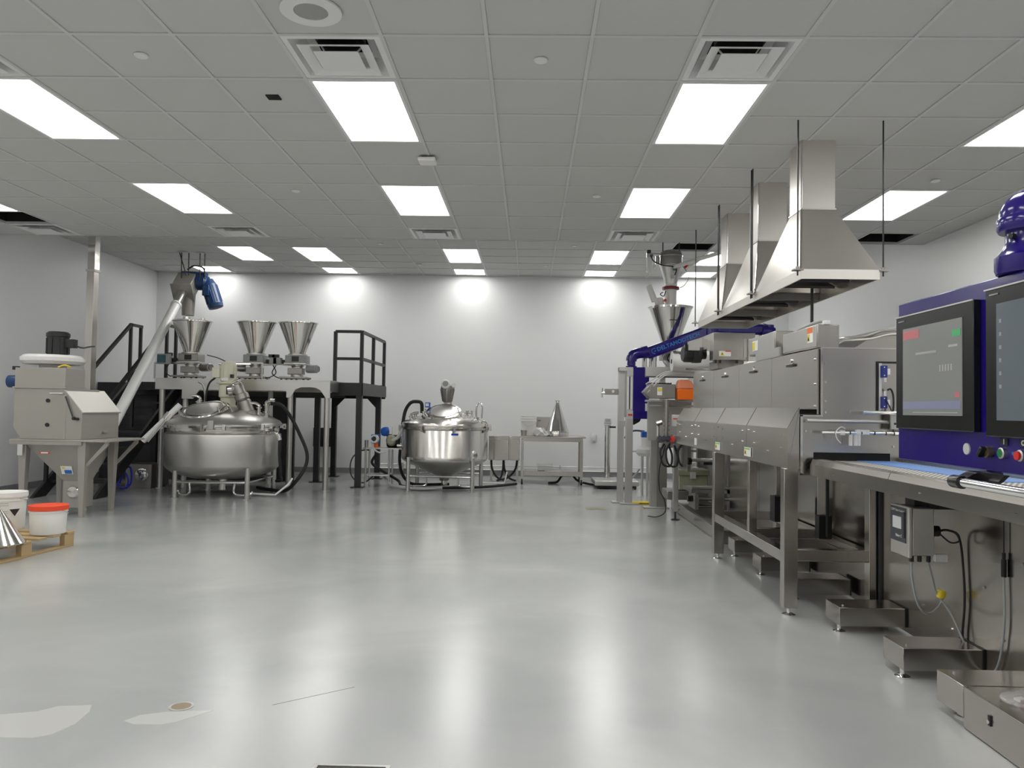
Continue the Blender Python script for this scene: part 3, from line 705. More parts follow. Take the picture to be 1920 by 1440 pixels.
S().cyl((-5.14, 12.22, z+.90), (-5.14, 12.22, z+.96), .03, n=14).put('lid_port', steel_p, f1)
S().lathe([(0, z+.915), (.29, z+.918), (.29, z+.925), (0, z+.93)], (-5.34, 12.30), 36).put('hopper_lid', steel_s, f1)
d = S().box(-5.75, -5.55, 12.0, 12.06, z+.22, z+.38).put('display_unit', grey, f1, bev=.006)
S().box(-5.74, -5.61, 11.992, 12.0, z+.24, z+.36).put('display', teal, d)
S().tube([(-5.05, 12.2, z+.38), (-4.85, 12.15, z+.33), (-4.66, 12.1, z+.25)], .008).put('hose', dgrey, f1)
feeder(-4.33, 12.35, 'steel feeder in the middle of the stand behind the cream motor', -1, 0)
S_f3 = feeder(-3.67, 12.35, 'steel feeder at the right end of the stand with grey gearmotor', 1, 2)
tag(S().tube([(-4.98, 11.74, MZ-.06), (-4.9, 11.7, MZ-.10), (-4.82, 11.6, MZ-.24), (-4.78, 11.5, MZ-.38), (-4.76, 11.42, 1.2)], .012).put('air_hose', steel_s), 'thin braided steel hose curving down from the feeder stand to the left kettle', 'hose')
# ================================================================== kettles
def kleg(par, x, y, zt, r=.028, foot_r=.055, m_=None):
    l = S().cyl((x, y, .012), (x, y, zt), r, n=18).put('leg', m_ or steel_s, par)
    S().cyl((x, y, 0), (x, y, .012), foot_r, n=20).put('foot_pad', steel_p, l)
# ---- kettle A (left)
ax_, ay = -4.37, 11.22
ka = thing('mixing_kettle', 'large squat jacketed steel kettle with cream agitator motor, left of the two', 'kettle', (ax_, ay, 0))
S().lathe([(0, .21), (.10, .212), (.45, .25), (.68, .32), (.76, .385), (.785, .42), (.79, .44), (.79, .845), (.785, .865), (.755, .885), (0, .885)], (ax_, ay), 96).put('jacket', steel_s, ka)
S().lathe([(0, .88), (.75, .882), (.758, .89), (.765, .91), (.76, .955), (0, .955)], (ax_, ay), 96).put('bowl_rim', steel_t, ka)
S().ring((ax_, ay), .825, .75, .955, .967, 96).put('lower_flange', steel_p, ka)
S().ring((ax_, ay), .825, .75, .971, .983, 96).put('upper_flange', steel_p, ka)
S().lathe([(0, .98), (.80, .982), (.805, 1.005), (.77, 1.05), (.64, 1.12), (.45, 1.19), (.22, 1.235), (0, 1.25)], (ax_, ay), 96).put('domed_lid', steel_s, ka)
# manway
n_ = Vector((-.05, -.34, .94)).normalized(); o_ = Vector((ax_-.12, ay-.36, 1.13))
mw = S().lathe([(0, -.06), (.30, -.06), (.30, .085), (0, .085)], ax=n_, org=o_, n=48).put('manway', steel_t, ka)
S().lathe([(0, .07), (.325, .07), (.33, .08), (.325, .09), (.29, .095), (.27, .085), (0, .10)], ax=n_, org=o_, n=48).put('manway_rim', steel_p, mw)
S().lathe([(0, .098), (.25, .088), (.25, .094), (.12, .115), (0, .12)], ax=n_, org=o_, n=48).put('manway_cover', steel_s, mw)
S().tube([o_+n_*.11+Vector((.26, .0, .02)), o_+n_*.14+Vector((.34, .0, .0)), o_+Vector((.40, -.02, .02))], .012).put('clamp_arm', steel_p, mw)
S().box(ax_+.10, ax_+.18, ay-.84, ay-.80, .94, 1.06).put('lid_hinge', steel_s, ka, bev=.004)
S().cyl((ax_+.02, ay-.84, .90), (ax_+.02, ay-.84, 1.02), .014, n=10).put('swing_bolt', steel_d, ka)
for a in (-.55, -1.2, -2.5, 3.0, .3):
    x, y = ax_+.83*math.cos(a), ay+.83*math.sin(a)
    S().box(x-.022, x+.022, y-.022, y+.022, .93, 1.01).put('flange_clamp', steel_p, ka, bev=.004)
# agitator
mx_, my_ = ax_+.0, ay+.12
S().lathe([(0, 1.20), (.12, 1.20), (.125, 1.26), (.105, 1.27), (.105, 1.37), (.13, 1.39), (.13, 1.56), (.12, 1.575), (0, 1.575)], (mx_, my_), 32).put('motor_lantern', cream, ka)
S().lathe([(0, 1.575), (.165, 1.575), (.165, 1.595), (0, 1.595)], (mx_, my_), 32).put('motor_flange', cream, ka)
am_ = S().lathe([(0, 1.595), (.10, 1.595), (.11, 1.63), (.11, 1.83), (.105, 1.86), (.085, 1.895), (.03, 1.905), (0, 1.905)], (mx_, my_), 32).put('agitator_motor', cream, ka)
for k in range(10):
    a = 2*PI*k/10; S().rbox((mx_+.112*math.cos(a), my_+.112*math.sin(a), 1.74), (.010, .008, .18), (0, 0, a)).put('cooling_fin', cream, am_)
S().box(mx_-.215, mx_-.10, my_-.09, my_+.06, 1.66, 1.81).put('terminal_box', cream, am_, bev=.01)
S().box(mx_+.07, mx_+.11, my_-.13, my_-.08, 1.66, 1.71).put('cable_gland', black, am_)
S().box(mx_-.06, mx_+.04, my_-.12, my_-.105, 1.62, 1.66).put('motor_plate', white_t, am_)
S().box(mx_+.02, mx_+.11, my_-.135, my_-.10, 1.42, 1.54).put('guard_mesh', dgrey, ka)
S().tube([(mx_-.18, my_-.04, 1.66), (mx_-.26, my_-.05, 1.58), (mx_-.29, my_-.08, 1.42), (mx_-.29, my_-.1, 1.21)], .014).put('power_cable', blackr, ka)
# inclined scanner / homogeniser head on lid
d_ = Vector((.30, 0, -.75)).normalized()
S().lathe([(0, 0), (.075, 0), (.08, .01), (.08, .14), (.10, .15), (.10, .22), (.085, .24), (.10, .26), (.10, .42), (.12, .43), (.12, .50), (0, .50)], ax=d_, org=(ax_+.22, ay-.12, 1.56), n=28).put('inclined_mixer_drive', steel_d, ka)
S().lathe([(0, 0), (.06, 0), (.06, .08), (.085, .10), (.085, .16), (0, .16)], ax=(-1, 0, -.15), org=(ax_+.27, ay-.12, 1.50), n=24).put('drive_elbow', steel_p, ka)
S().tube([(ax_+.30, ay-.15, 1.58), (ax_+.24, ay-.16, 1.62), (ax_+.16, ay-.15, 1.58)], .018).put('elbow_pipe', steel_p, ka)
# nozzles
def nozzle(par, x, y, z0, h, r=.03, bend=None, m_=None):
    q = S().cyl((x, y, z0), (x, y, z0+h), r*.75, n=14).put('nozzle', m_ or steel_p, par)
    S().cyl((x, y, z0+h*.5), (x, y, z0+h*.5+.02), r*1.35, n=16).put('clamp', steel_p, q)
    S().cyl((x, y, z0+h), (x, y, z0+h+.018), r*1.3, n=16).put('ferrule', steel_p, q)
    if bend: S().tube([(x, y, z0+h), (x, y, z0+h+.04), (x+bend*.05, y, z0+h+.07), (x+bend*.12, y, z0+h+.075)], r*.7, n=10).put('elbow', steel_p, q)
nozzle(ka, ax_-.42, ay+.1, 1.14, .16, .035); nozzle(ka, ax_-.36, ay-.0, 1.15, .17, .03, -1); nozzle(ka, ax_-.60, ay-.1, 1.05, .12, .03)
nozzle(ka, ax_+.62, ay-.05, 1.07, .20, .035, 1); nozzle(ka, ax_+.56, ay-.18, 1.07, .16, .03, -1); nozzle(ka, ax_+.10, ay-.46, 1.14, .08, .02)
# sloping side chute tube at left and drain spigot
S().cyl((ax_-.44, ay-.46, 1.26), (ax_-.90, ay-.55, .76), .042, n=18).put('side_pipe', tubew, ka)
S().cyl((ax_-.56, ay-.60, 1.06), (ax_-.79, ay-.64, .76), .020, n=12).put('side_pipe', steel_p, ka)
S().cyl((ax_-.56, ay-.48, 1.14), (ax_-.62, ay-.50, 1.06), .056, n=16).put('pipe_clamp', steel_p, ka)
S().tube([(ax_+.74, ay-.25, .88), (ax_+.84, ay-.3, .90), (ax_+.89, ay-.3, .82)], .026).put('jacket_spigot', steel_p, ka)
S().cyl((ax_+.89, ay-.3, .82), (ax_+.90, ay-.3, .79), .035, n=16).put('cap', steel_p, ka)
# legs, braces
for x in (-.42, .57):
    for y in (-.60, .52): kleg(ka, ax_+x, ay+y, .37 if abs(x) < .5 else .42, .034)
z = .22
S().cyl((ax_-.42, ay-.60, z), (ax_+.57, ay-.60, z), .016, n=10).put('brace', steel_p, ka)
S().cyl((ax_+.57, ay-.60, z), (ax_+.57, ay+.52, z), .016, n=10).put('brace', steel_p, ka)
S().cyl((ax_-.42, ay+.52, z), (ax_+.57, ay+.52, z), .016, n=10).put('brace', steel_p, ka)
for x in (-.22, .40):
    S().tube([(ax_+x, ay-.60, .21), (ax_+x, ay-.60, .07), (ax_+x+(.2 if x > 0 else -.12), ay-.60, .06), (ax_+x+(.24 if x > 0 else -.16), ay-.58, .10)], .014, n=8).put('drain_pipe', steel_p, ka)
S().cyl((ax_+.0, ay, .06), (ax_+.0, ay, .22), .06, n=16).put('outlet_valve', steel_p, ka)
t = thing('floor_drain_pipe', 'thin bent white pipe on the floor right of the left kettle', 'pipe', (-3.5, 11.0, 0))
S().tube([(-4.0, 11.1, .03), (-3.7, 11.0, .028), (-3.52, 10.95, .03), (-3.40, 11.15, .16), (-3.36, 11.2, .24)], .014, n=8, sub=3, smooth=False).put('pipe', whitep, t)
tag(S().tube([(-3.72, 11.25, 1.30), (-3.58, 11.3, 1.28), (-3.46, 11.4, 1.1), (-3.34, 11.45, .85), (-3.22, 11.4, .6), (-3.22, 11.35, .4), (-3.32, 11.25, .2), (-3.5, 11.35, .05), (-3.8, 11.6, .03), (-4.1, 11.9, .03)], .026).put('black_hose', blackr), 'thick black rubber hose looping from the left kettle lid to the floor', 'hose')
tag(S().tube([(-3.47, 10.92, .79), (-3.47, 10.93, .6), (-3.46, 10.95, .42), (-3.47, 11.0, .3), (-3.55, 11.3, .2), (-3.72, 11.6, .16)], .02).put('drain_hose', blackr), 'black hose hanging down the right side of the left kettle', 'hose')

# ---- kettle B (right)
bx, by = -1.33, 12.5
kb = thing('mixing_kettle', 'shiny round steel kettle with blue tape on its wall, in front of the bare wall', 'kettle', (bx, by, 0))
S().lathe([(0, .13), (.07, .13), (.09, .19), (.40, .33), (.60, .42), (.665, .46), (.672, .48), (0, .48)], (bx, by), 96).put('cone_bottom', steel_s, kb)
S().lathe([(0, .478), (.68, .48), (.682, .53), (.678, .54), (.678, .93), (.672, .945), (0, .945)], (bx, by), 96).put('shell', steel_t, kb)
S().ring((bx, by), .715, .66, .945, .957, 96).put('lower_flange', steel_p, kb)
S().ring((bx, by), .715, .66, .961, .973, 96).put('upper_flange', steel_p, kb)
S().lathe([(0, .97), (.69, .972), (.695, .99), (.68, 1.04), (.62, 1.08), (.50, 1.12), (.35, 1.17), (.18, 1.20), (0, 1.21)], (bx, by), 96).put('domed_lid', steel_t, kb)
n_ = Vector((.0, -.42, .90)).normalized(); o_ = Vector((bx+.0, by-.22, 1.15))
mw = S().lathe([(0, -.06), (.22, -.06), (.22, .085), (0, .085)], ax=n_, org=o_, n=48).put('manway', steel_t, kb)
S().lathe([(0, .07), (.265, .07), (.27, .08), (.265, .09), (.235, .095), (.22, .085), (0, .10)], ax=n_, org=o_, n=48).put('manway_rim', steel_p, mw)
S().lathe([(0, .098), (.21, .088), (.21, .094), (.10, .11), (0, .115)], ax=n_, org=o_, n=48).put('manway_cover', steel_s, mw)
S().tube([o_+Vector((.24, -.04, .0)), o_+Vector((.32, -.02, .05)), o_+Vector((.42, .05, .04))], .010).put('clamp_arm', steel_p, mw)
for a in (-1.98, -1.27, -.35, -2.9):
    x, y = bx+.72*math.cos(a), by+.72*math.sin(a)
    S().box(x-.014, x+.014, y-.02, y+.02, .91, 1.0).put('flange_clamp', steel_d, kb, bev=.003)
S().box(bx+.63, bx+.74, by-.16, by-.10, .93, 1.03).put('lid_latch', steel_p, kb, bev=.004)
S().tube([(bx+.56, by-.2, 1.02), (bx+.60, by-.24, 1.08), (bx+.66, by-.2, 1.06), (bx+.67, by-.2, 1.0)], .012).put('lid_handle', steel_p, kb)
# gauge instrument on the lid
iz = 1.32
S().cyl((bx+.0, by+.05, 1.18), (bx+.0, by+.05, iz+.10), .022, n=12).put('instrument_stem', steel_p, kb)
S().cyl((bx+.08, by+.05, 1.18), (bx+.08, by+.05, iz+.10), .016, n=12).put('instrument_stem', steel_p, kb)
hd = S().lathe([(0, iz+.04), (.06, iz+.04), (.085, iz+.10), (.11, iz+.28), (.10, iz+.31), (0, iz+.31)], (bx+.02, by+.05), 24).put('instrument_head', steel_d, kb)
for k in range(14):
    a = 2*PI*k/14; S().cyl((bx+.02+.075*math.cos(a), by+.05+.075*math.sin(a), iz+.06), (bx+.02+.112*math.cos(a), by+.05+.112*math.sin(a), iz+.26), .007, n=5).put('cooling_fin', steel_d, hd)
S().lathe([(0, 0), (.07, 0), (.075, .02), (.06, .035), (0, .035)], ax=(0, -1, .25), org=(bx-.0, by-.05, iz+.33), n=24).put('gauge', whitep, kb)
S().lathe([(0, .036), (.045, .036), (0, .04)], ax=(0, -1, .25), org=(bx-.0, by-.05, iz+.33), n=24).put('gauge_face', grey, kb)
S().cyl((bx+.11, by+.0, iz+.30), (bx+.13, by-.06, iz+.32), .035, n=16).put('gauge', whitep, kb)
nozzle(kb, bx-.33, by-.12, 1.08, .12, .03); 
nz = nozzle(kb, bx-.27, by-.18, 1.08, .16, .028)
S().box(bx-.30, bx-.22, by-.22, by-.14, 1.28, 1.36).put('blue_actuator', bluel, kb, bev=.008)
S().box(bx-.29, bx-.24, by-.225, by-.219, 1.30, 1.345).put('actuator_face', white_t, kb)
nozzle(kb, bx-.46, by-.1, 1.04, .13, .03); nozzle(kb, bx-.52, by-.18, 1.02, .10, .028, 1)
nozzle(kb, bx+.35, by-.05, 1.08, .14, .02); nozzle(kb, bx+.42, by+.0, 1.06, .16, .016)
S().tube([(bx+.50, by-.1, 1.06), (bx+.50, by-.1, 1.30), (bx+.55, by-.1, 1.36), (bx+.59, by-.1, 1.30), (bx+.58, by-.1, 1.12)], .014).put('breather', steel_p, kb)
S().cyl((bx+.50, by-.1, 1.04), (bx+.50, by-.1, 1.14), .045, n=16).put('nozzle', steel_p, kb)
S().tube([(bx-.36, by-.1, 1.19), (bx-.37, by-.1, 1.34), (bx-.44, by-.08, 1.37), (bx-.55, by-.05, 1.35), (bx-.64, by-.0, 1.22), (bx-.68, by+.0, 1.0)], .028).put('lid_hose', blackr, kb)
tp = S()
for i in range(6):
    a0 = -1.33+.16*i/6; a1 = -1.33+.16*(i+1)/6; r = .684
    tp.loft([[(bx+q*math.cos(a), by+q*math.sin(a), z_) for q, a in ((r-.006, a0), (r, a0), (r, a1), (r-.006, a1))] for z_ in (.865, .895)])
tp.put('tape_strip', tape, kb)['label'] = 'blue masking tape'
for x, y in ((-.5, -.5), (.48, -.5), (-.5, .5), (.55, .5)): kleg(kb, bx+x, by+y, .52 if y < 0 else .46, .032, .06, steel_s)
S().lathe([(0, 0), (.07, 0), (.07, .02), (0, .03)], ax=(.2, -1, 0), org=(bx+.48, by-.47, .56), n=24).put('leg_boss', steel_p, kb)
S().cyl((bx-.5, by-.5, .235), (bx+.48, by-.5, .225), .018, n=12).put('brace', steel_p, kb)
S().cyl((bx-.5, by+.5, .2), (bx+.55, by+.5, .2), .018, n=12).put('brace', steel_p, kb)
S().cyl((bx+.0, by, .06), (bx, by, .14), .05, n=16).put('outlet', steel_p, kb)
for x, s_ in ((-.22, -1), (.27, 1)):
    S().tube([(bx+x, by-.5, .22), (bx+x, by-.5, .12), (bx+x+s_*.05, by-.5, .09), (bx+x+s_*.20, by-.5, .085)], .014, n=8).put('drain_pipe', steel_p, kb)
# ---- pump skid between platform and kettle B
ps = thing('pump_skid', 'small stainless table crowded with pump, valves and blue transmitters beside the right kettle', 'pump stand', (-2.4, 12.8, 0))
S().box(-2.66, -2.06, 12.62, 13.0, .60, .62).put('table_top', steel_s, ps)
for x in (-2.62, -2.24): 
    for y in (12.66, 12.96): S().cyl((x, y, 0), (x, y, .60), .016, n=10).put('leg', steel_s, ps)
S().box(-2.62, -2.24, 12.64, 12.98, .17, .19).put('lower_shelf', steel_s, ps)
tr = S().lathe([(0, 0), (.07, 0), (.075, .02), (.075, .13), (0, .13)], ax=(.95, .2, 0), org=(-2.54, 12.66, .76), n=24).put('transmitter', bluel, ps)
S().lathe([(0, 0), (.065, 0), (.065, .06), (0, .06)], ax=(-.3, -1, .1), org=(-2.46, 12.64, .76), n=24).put('display_housing', whitep, tr)
S().lathe([(0, .061), (.04, .061), (0, .064)], ax=(-.3, -1, .1), org=(-2.46, 12.64, .76), n=24).put('display', dgrey, tr)
S().cyl((-2.46, 12.68, .62), (-2.46, 12.68, .72), .035, n=14).put('transmitter_neck', orange, tr)
S().lathe([(0, 0), (.06, 0), (.075, .03), (.075, .10), (0, .12)], ax=(1, -.2, .1), org=(-2.40, 12.85, .87), n=24).put('transmitter', bluel, ps)
S().lathe([(0, 0), (.10, 0), (.11, .02), (.11, .20), (.09, .22), (0, .22)], ax=(1, 0, 0), org=(-2.30, 12.8, .73), n=24).put('pump_motor', black, ps)
S().lathe([(0, 0), (.08, 0), (.09, .03), (.06, .07), (0, .07)], ax=(0, -1, 0), org=(-2.22, 12.74, .74), n=24).put('pump_head', beige, ps)
S().tube([(-2.22, 12.7, .74), (-2.12, 12.66, .78), (-2.06, 12.66, .88), (-2.04, 12.7, .96)], .028).put('suction_hose', lgrey, ps)
S().cyl((-2.10, 12.72, .93), (-1.98, 12.72, .97), .03, n=14).put('valve', steel_p, ps)
S().box(-2.22, -2.10, 12.75, 12.95, .80, .96).put('junction_box', steel_s, ps, bev=.005)
S().tube([(-2.52, 12.62, .70), (-2.46, 12.55, .60), (-2.38, 12.55, .55), (-2.28, 12.58, .56)], .014).put('hose', lgrey, ps)
S().cyl((-2.12, 12.68, .66), (-2.02, 12.68, .66), .035, n=14).put('drain_valve', steel_p, ps)
S().cyl((-2.62, 12.7, .62), (-2.62, 12.7, .74), .03, n=12).put('valve', steel_s, ps)
tag(S().tube([(-2.58, 12.7, .58), (-2.72, 12.75, .56), (-2.86, 12.8, .45), (-2.90, 12.8, .28), (-2.84, 12.75, .12), (-2.66, 12.7, .05), (-2.5, 12.7, .16)], .011).put('grey_cable', dgrey), 'thin grey cable looping round the black post beside the pump stand', 'cable')
tag(S().tube([(-2.5, 12.9, .5), (-2.56, 12.88, .36), (-2.4, 12.86, .24), (-2.1, 12.7, .1), (-1.95, 12.4, .03), (-1.4, 12.3, .03), (-.7, 12.6, .03), (-.2, 13.2, .03)], .022).put('floor_hose', blackr), 'black hose lying on the floor beneath the right kettle', 'hose')
tag(S().tube([(-2.35, 12.85, .13), (-2.2, 12.6, .035), (-2.0, 12.35, .03), (-1.75, 12.15, .03), (-1.5, 12.2, .03), (-1.2, 12.45, .03), (-1.0, 12.7, .03)], .024).put('clear_hose', lgrey), 'pale clear hose on the floor in front of the pump stand', 'hose')
tag(S().tube([(-2.05, 12.55, .60), (-2.06, 12.6, .4), (-2.02, 12.65, .2), (-1.9, 12.7, .06), (-1.7, 12.8, .03), (-1.3, 12.95, .03)], .024).put('black_hose', blackr), 'black hose dropping along the left side of the right kettle', 'hose')
# ---- control boxes right of kettle B
cbx = thing('control_cabinet', 'row of three stainless control boxes on a stand between kettle and work table', 'control box', (-.4, 13.9, 0))
for x0, x1 in ((-.70, -.61), (-.60, -.345), (-.335, -.16)):
    b = S().box(x0, x1, 13.80, 14.02, .38, .80).put('box', steel, cbx, bev=.004)
    S().box(x0+.006, x1-.006, 13.792, 13.80, .386, .75).put('door', steel, b, bev=.003)
    for zz in (.45, .70): S().cyl((x1-.03, 13.786, zz), (x1-.03, 13.792, zz), .009, n=10).put('latch', steel_p, b)
for x in (-.66, -.20): S().box(x-.02, x+.02, 14.02, 14.06, 0, .75).put('stand_post', steel_s, cbx)
for i, (x, dx) in enumerate(((-.66, .12), (-.44, .10), (-.44, -.04), (-.20, -.16))):
    tag(S().tube([(x, 13.9, .40), (x+dx*.2, 13.88, .22), (x+dx, 13.8, .08), (x+dx*2.2, 13.75, .03)], .018).put('black_cable', blackr), 'black cable hanging under the stainless control boxes, %s' % ('leftmost', 'second from the left', 'third from the left', 'rightmost')[i], 'cable', 'cables beneath the control boxes')
t = thing('drain_pipe', 'thin bright bent pipe near the floor left of the work table', 'pipe', (-.5, 13.3, 0))
S().tube([(-.78, 13.3, .03), (-.45, 13.3, .028), (-.40, 13.3, .05), (-.36, 13.3, .22)], .013, n=8, sub=3).put('pipe', whitep, t)
# ---- work table
wt = thing('work_table', 'stainless work table with lower shelf on castors against the back', 'table', (.4, 13.75, 0))
S().box(-.15, .97, 13.42, 14.08, .795, .82).put('table_top', steel, wt, bev=.004)
S().box(-.10, .92, 13.46, 14.04, .73, .795).put('apron', steel, wt)
S().box(-.08, .90, 13.46, 14.04, .20, .225).put('shelf', steel, wt)
S().box(-.08, .90, 13.45, 13.47, .15, .22).put('shelf_edge', steel, wt)
for x in (-.11, .90):
    for y in (13.46, 14.02):
        lg = S().box(x-.022, x+.022, y-.022, y+.022, .11, .76).put('leg', steel, wt)
        S().cyl((x-.015, y, .05), (x+.015, y, .05), .05, n=20).put('caster_wheel', blackr, lg)
        S().box(x-.024, x+.024, y-.02, y+.03, .05, .112).put('caster_fork', steel_p, lg)
# on the table
def bucket_plain(x, y, z, r, h, label):
    p_ = thing('pail', label, 'bucket', (x, y, z))
    S().lathe([(0, z), (r*.9, z), (r*.98, z+h*.72), (r*1.04, z+h*.73), (r*1.04, z+h*.76), (r*.99, z+h*.77), (r, z+h*.86), (r*1.04, z+h*.87), (r*1.04, z+h*.89), (r, z+h*.9), (r*1.02, z+h), (r*.95, z+h), (r*.95, z+h-.02), (0, z+h-.02)], (x, y), 36).put('bucket_body', whitep, p_)
    pts = [(x+r*1.05*math.cos(a), y+r*1.05*math.sin(a), z+h*.8-.10*math.sin(a+PI)) for a in [PI+PI*i/8 for i in range(9)]]
    S().tube(pts, .003, n=6, sub=2).put('wire_handle', steel_s, p_)
bucket_plain(-.005+.0, 13.75, .8215, .135, .34, 'white plastic pail standing on the left end of the work table')
t = thing('steel_cup', 'small grey steel cup in front of the white pail on the table', 'cup', (-.09, 13.52, .8215))
S().lathe([(0, .8215), (.042, .8215), (.055, .915), (.058, .92), (.05, .917), (.04, .83), (0, .83)], (-.09, 13.52), 24).put('cup', steel_s, t)
t = thing('tilted_plate', 'plain grey steel plate leaning at the back of the work table', 'plate', (.25, 14.0, .82))
S().rbox((.26, 13.97, .985), (.33, .012, .32), (-.08, 0, 0)).put('sheet', steel_d, t)
S().rbox((.18, 13.96, 1.08), (.05, .008, .01), (-.08, 0, 0)).put('slot', black, t)
t = thing('steel_cone', 'tall polished steel cone standing on the work table', 'cone', (.49, 13.72, .8215))
S().lathe([(0, .8215), (.195, .8215), (.20, .825), (.20, .905), (.195, .915), (.032, 1.40), (.03, 1.42), (.042, 1.422), (.042, 1.436), (0, 1.436)], (.49, 13.72), 48).put('cone_body', steel_p, t)
S().ring((.49, 13.72), .203, .195, .89, .90, 40).put('weld_ring', steel_s, t)
bg = S(); random.seed(3)
bm_ = bg.bm; r_ = bmesh.ops.create_icosphere(bm_, subdivisions=3, radius=1)
for v in bm_.verts:
    q = v.co.copy(); k_ = 1+.22*math.sin(q.x*7+q.y*5)*math.cos(q.y*9+q.z*6)
    v.co = Vector((.22+q.x*.13*k_, 13.62+q.y*.09*k_, .8215+max(0, (q.z+.35))*.075*k_*(1.3-q.x*.5)))
tag(bg.put('plastic_bag', mat('bag_white', (.75, .75, .75), .25, alpha=.9)), 'crumpled white plastic bag lying before the plate on the table', 'plastic bag')
t = thing('storage_tray', 'low white box on the lower shelf of the work table', 'box', (.29, 13.72, .225))
S().box(.16, .42, 13.6, 13.85, .226, .30).put('tray_body', lgrey, t, bev=.01)
S().box(.15, .43, 13.59, 13.86, .30, .33).put('tray_lid', whitep, t, bev=.006)
tag(S().box(.28, .55, 13.47, 13.58, .226, .232).put('paper_sheet', white_t), 'white sheet of paper on the lower shelf of the work table', 'paper')
tag(S().tube([(.35, 13.6, .02), (.5, 13.7, .03), (.6, 13.8, .14), (.75, 13.8, .16), (.85, 13.7, .06), (1.05, 13.5, .02), (1.35, 13.2, .02)], .02).put('black_cable', blackr), 'thick black cable under the right side of the work table', 'cable')
# ---- floor scale
sc_ = thing('floor_scale', 'stainless platform scale with tall round column and small display', 'scale', (1.43, 13.2, 0))
S().box(1.08, 1.80, 12.86, 13.6, .055, .135).put('weighing_platform', steel_s, sc_, bev=.012)
S().box(1.12, 1.76, 12.90, 13.56, .02, .055).put('scale_base', black, sc_)
for x in (1.14, 1.74):
    for y in (12.92, 13.54): S().cyl((x, y, 0), (x, y, .02), .02, n=12).put('foot', blackr, sc_)
S().cyl((1.345, 13.55, .13), (1.345, 13.55, 1.02), .05, n=24).put('column', steel_p, sc_)
S().cyl((1.345, 13.55, 1.02), (1.345, 13.55, 1.035), .056, n=24).put('column_cap', steel_s, sc_)
S().rbox((1.34, 13.5, 1.10), (.12, .06, .10), (-.25, 0, 0)).put('display_head', lgrey, sc_, bev=.01)
S().rbox((1.34, 13.468, 1.11), (.08, .006, .05), (-.25, 0, 0)).put('display', grey, sc_)
S().box(1.38, 1.48, 13.5, 13.54, .98, 1.01).put('side_bracket', black, sc_)
# ================================================================== exhaust hood
hd = thing('exhaust_hood', 'long stainless exhaust hood of three pyramids with square ducts to the ceiling', 'exhaust hood', (2.23, 7.44, 2.25))
HX0, HX1, HY0, HY1 = 1.95, 2.515, 5.72, 9.20
cells = [(5.72, 6.88), (6.88, 8.04), (8.04, 9.20)]
def open_band(x0, x1, y0, y1, z0, z1, t_=.012):
    return S().frame(x0, x1, y0, y1, z0, z1, t_)
open_band(HX0, HX1, HY0, HY1, 2.255, 2.325).put('lower_band', steel_v, hd, smooth=False)
for a, b in cells[1:]: S().box(HX0+.012, HX1-.012, a-.01, a+.01, 2.262, 2.32).put('cross_bar', steel_d, hd)
for a, b in cells:
    yc = (a+b)/2; cx0, cx1, cy0, cy1 = 2.105, 2.365, yc-.13, yc+.15
    zt = 2.88
    p_ = S().loft([[(HX0, a, 2.325), (HX1, a, 2.325), (HX1, b, 2.325), (HX0, b, 2.325)], [(cx0, cy0, zt), (cx1, cy0, zt), (cx1, cy1, zt), (cx0, cy1, zt)]], cap=False).put('pyramid', steel_v, hd, smooth=False)
    sm = p_.modifiers.new('thick', 'SOLIDIFY'); sm.thickness = .004; sm.offset = -1
    S().box(cx0-.008, cx1+.008, cy0-.008, cy1+.008, zt-.006, zt+.006).put('collar_seam', steel_s, hd)
    c_ = S().loft([[(cx0, cy0, zt), (cx1, cy0, zt), (cx1, cy1, zt), (cx0, cy1, zt)], [(cx0, cy0, CZ+.1), (cx1, cy0, CZ+.1), (cx1, cy1, CZ+.1), (cx0, cy1, CZ+.1)]], cap=False).put('duct', steel_v, hd, smooth=False)
    # standing seams at the front corners
    S().cyl((HX0, a+.004, 2.325), (cx0, cy0, zt), .008, n=6).put('corner_seam', steel_p, hd)
    S().cyl((cx0, cy0, zt), (cx0, cy0, CZ), .006, n=6).put('corner_seam', steel_p, hd)
    for i in range(3):
        S().rbox(((HX0+HX1)/2, a+.28+i*.3, 2.36), (.5, .26, .02), (.35, 0, 0)).put('filter_panel', dgrey, hd)
for i, y in enumerate((5.735, 6.925, 8.143, 9.317-.05)):
    for x in (1.93, 2.545):
        if i in (1, 2) :
            S().cyl((x, y-.02, 2.28), (x, y-.02, CZ), .006, n=8).put('hanger_rod', black, hd)
            S().cyl((x, y+.02, 2.28), (x, y+.02, CZ), .006, n=8).put('hanger_rod', black, hd)
        else: S().cyl((x, y, 2.28), (x, y, CZ), .006, n=8).put('hanger_rod', black, hd)
        S().box(x-.035, x+.035, y-.03, y+.03, 2.315, 2.325).put('rod_bracket', steel_d, hd)
        S().cyl((x, y, 2.325), (x, y, 2.345), .014, n=8).put('nut', steel_d, hd)

# ================================================================== curing oven
ov = thing('tunnel_oven', 'long stainless tunnel oven with side guard, doors and open slot above the belt', 'oven', (2.3, 7, 0))
OX0, OX1, OY0, OY1 = 1.84, 2.88, 5.04, 8.85
S().box(OX0+.012, OX1, OY0+.012, OY1, .90, 1.70).put('oven_body', steel_h, ov, smooth=False)
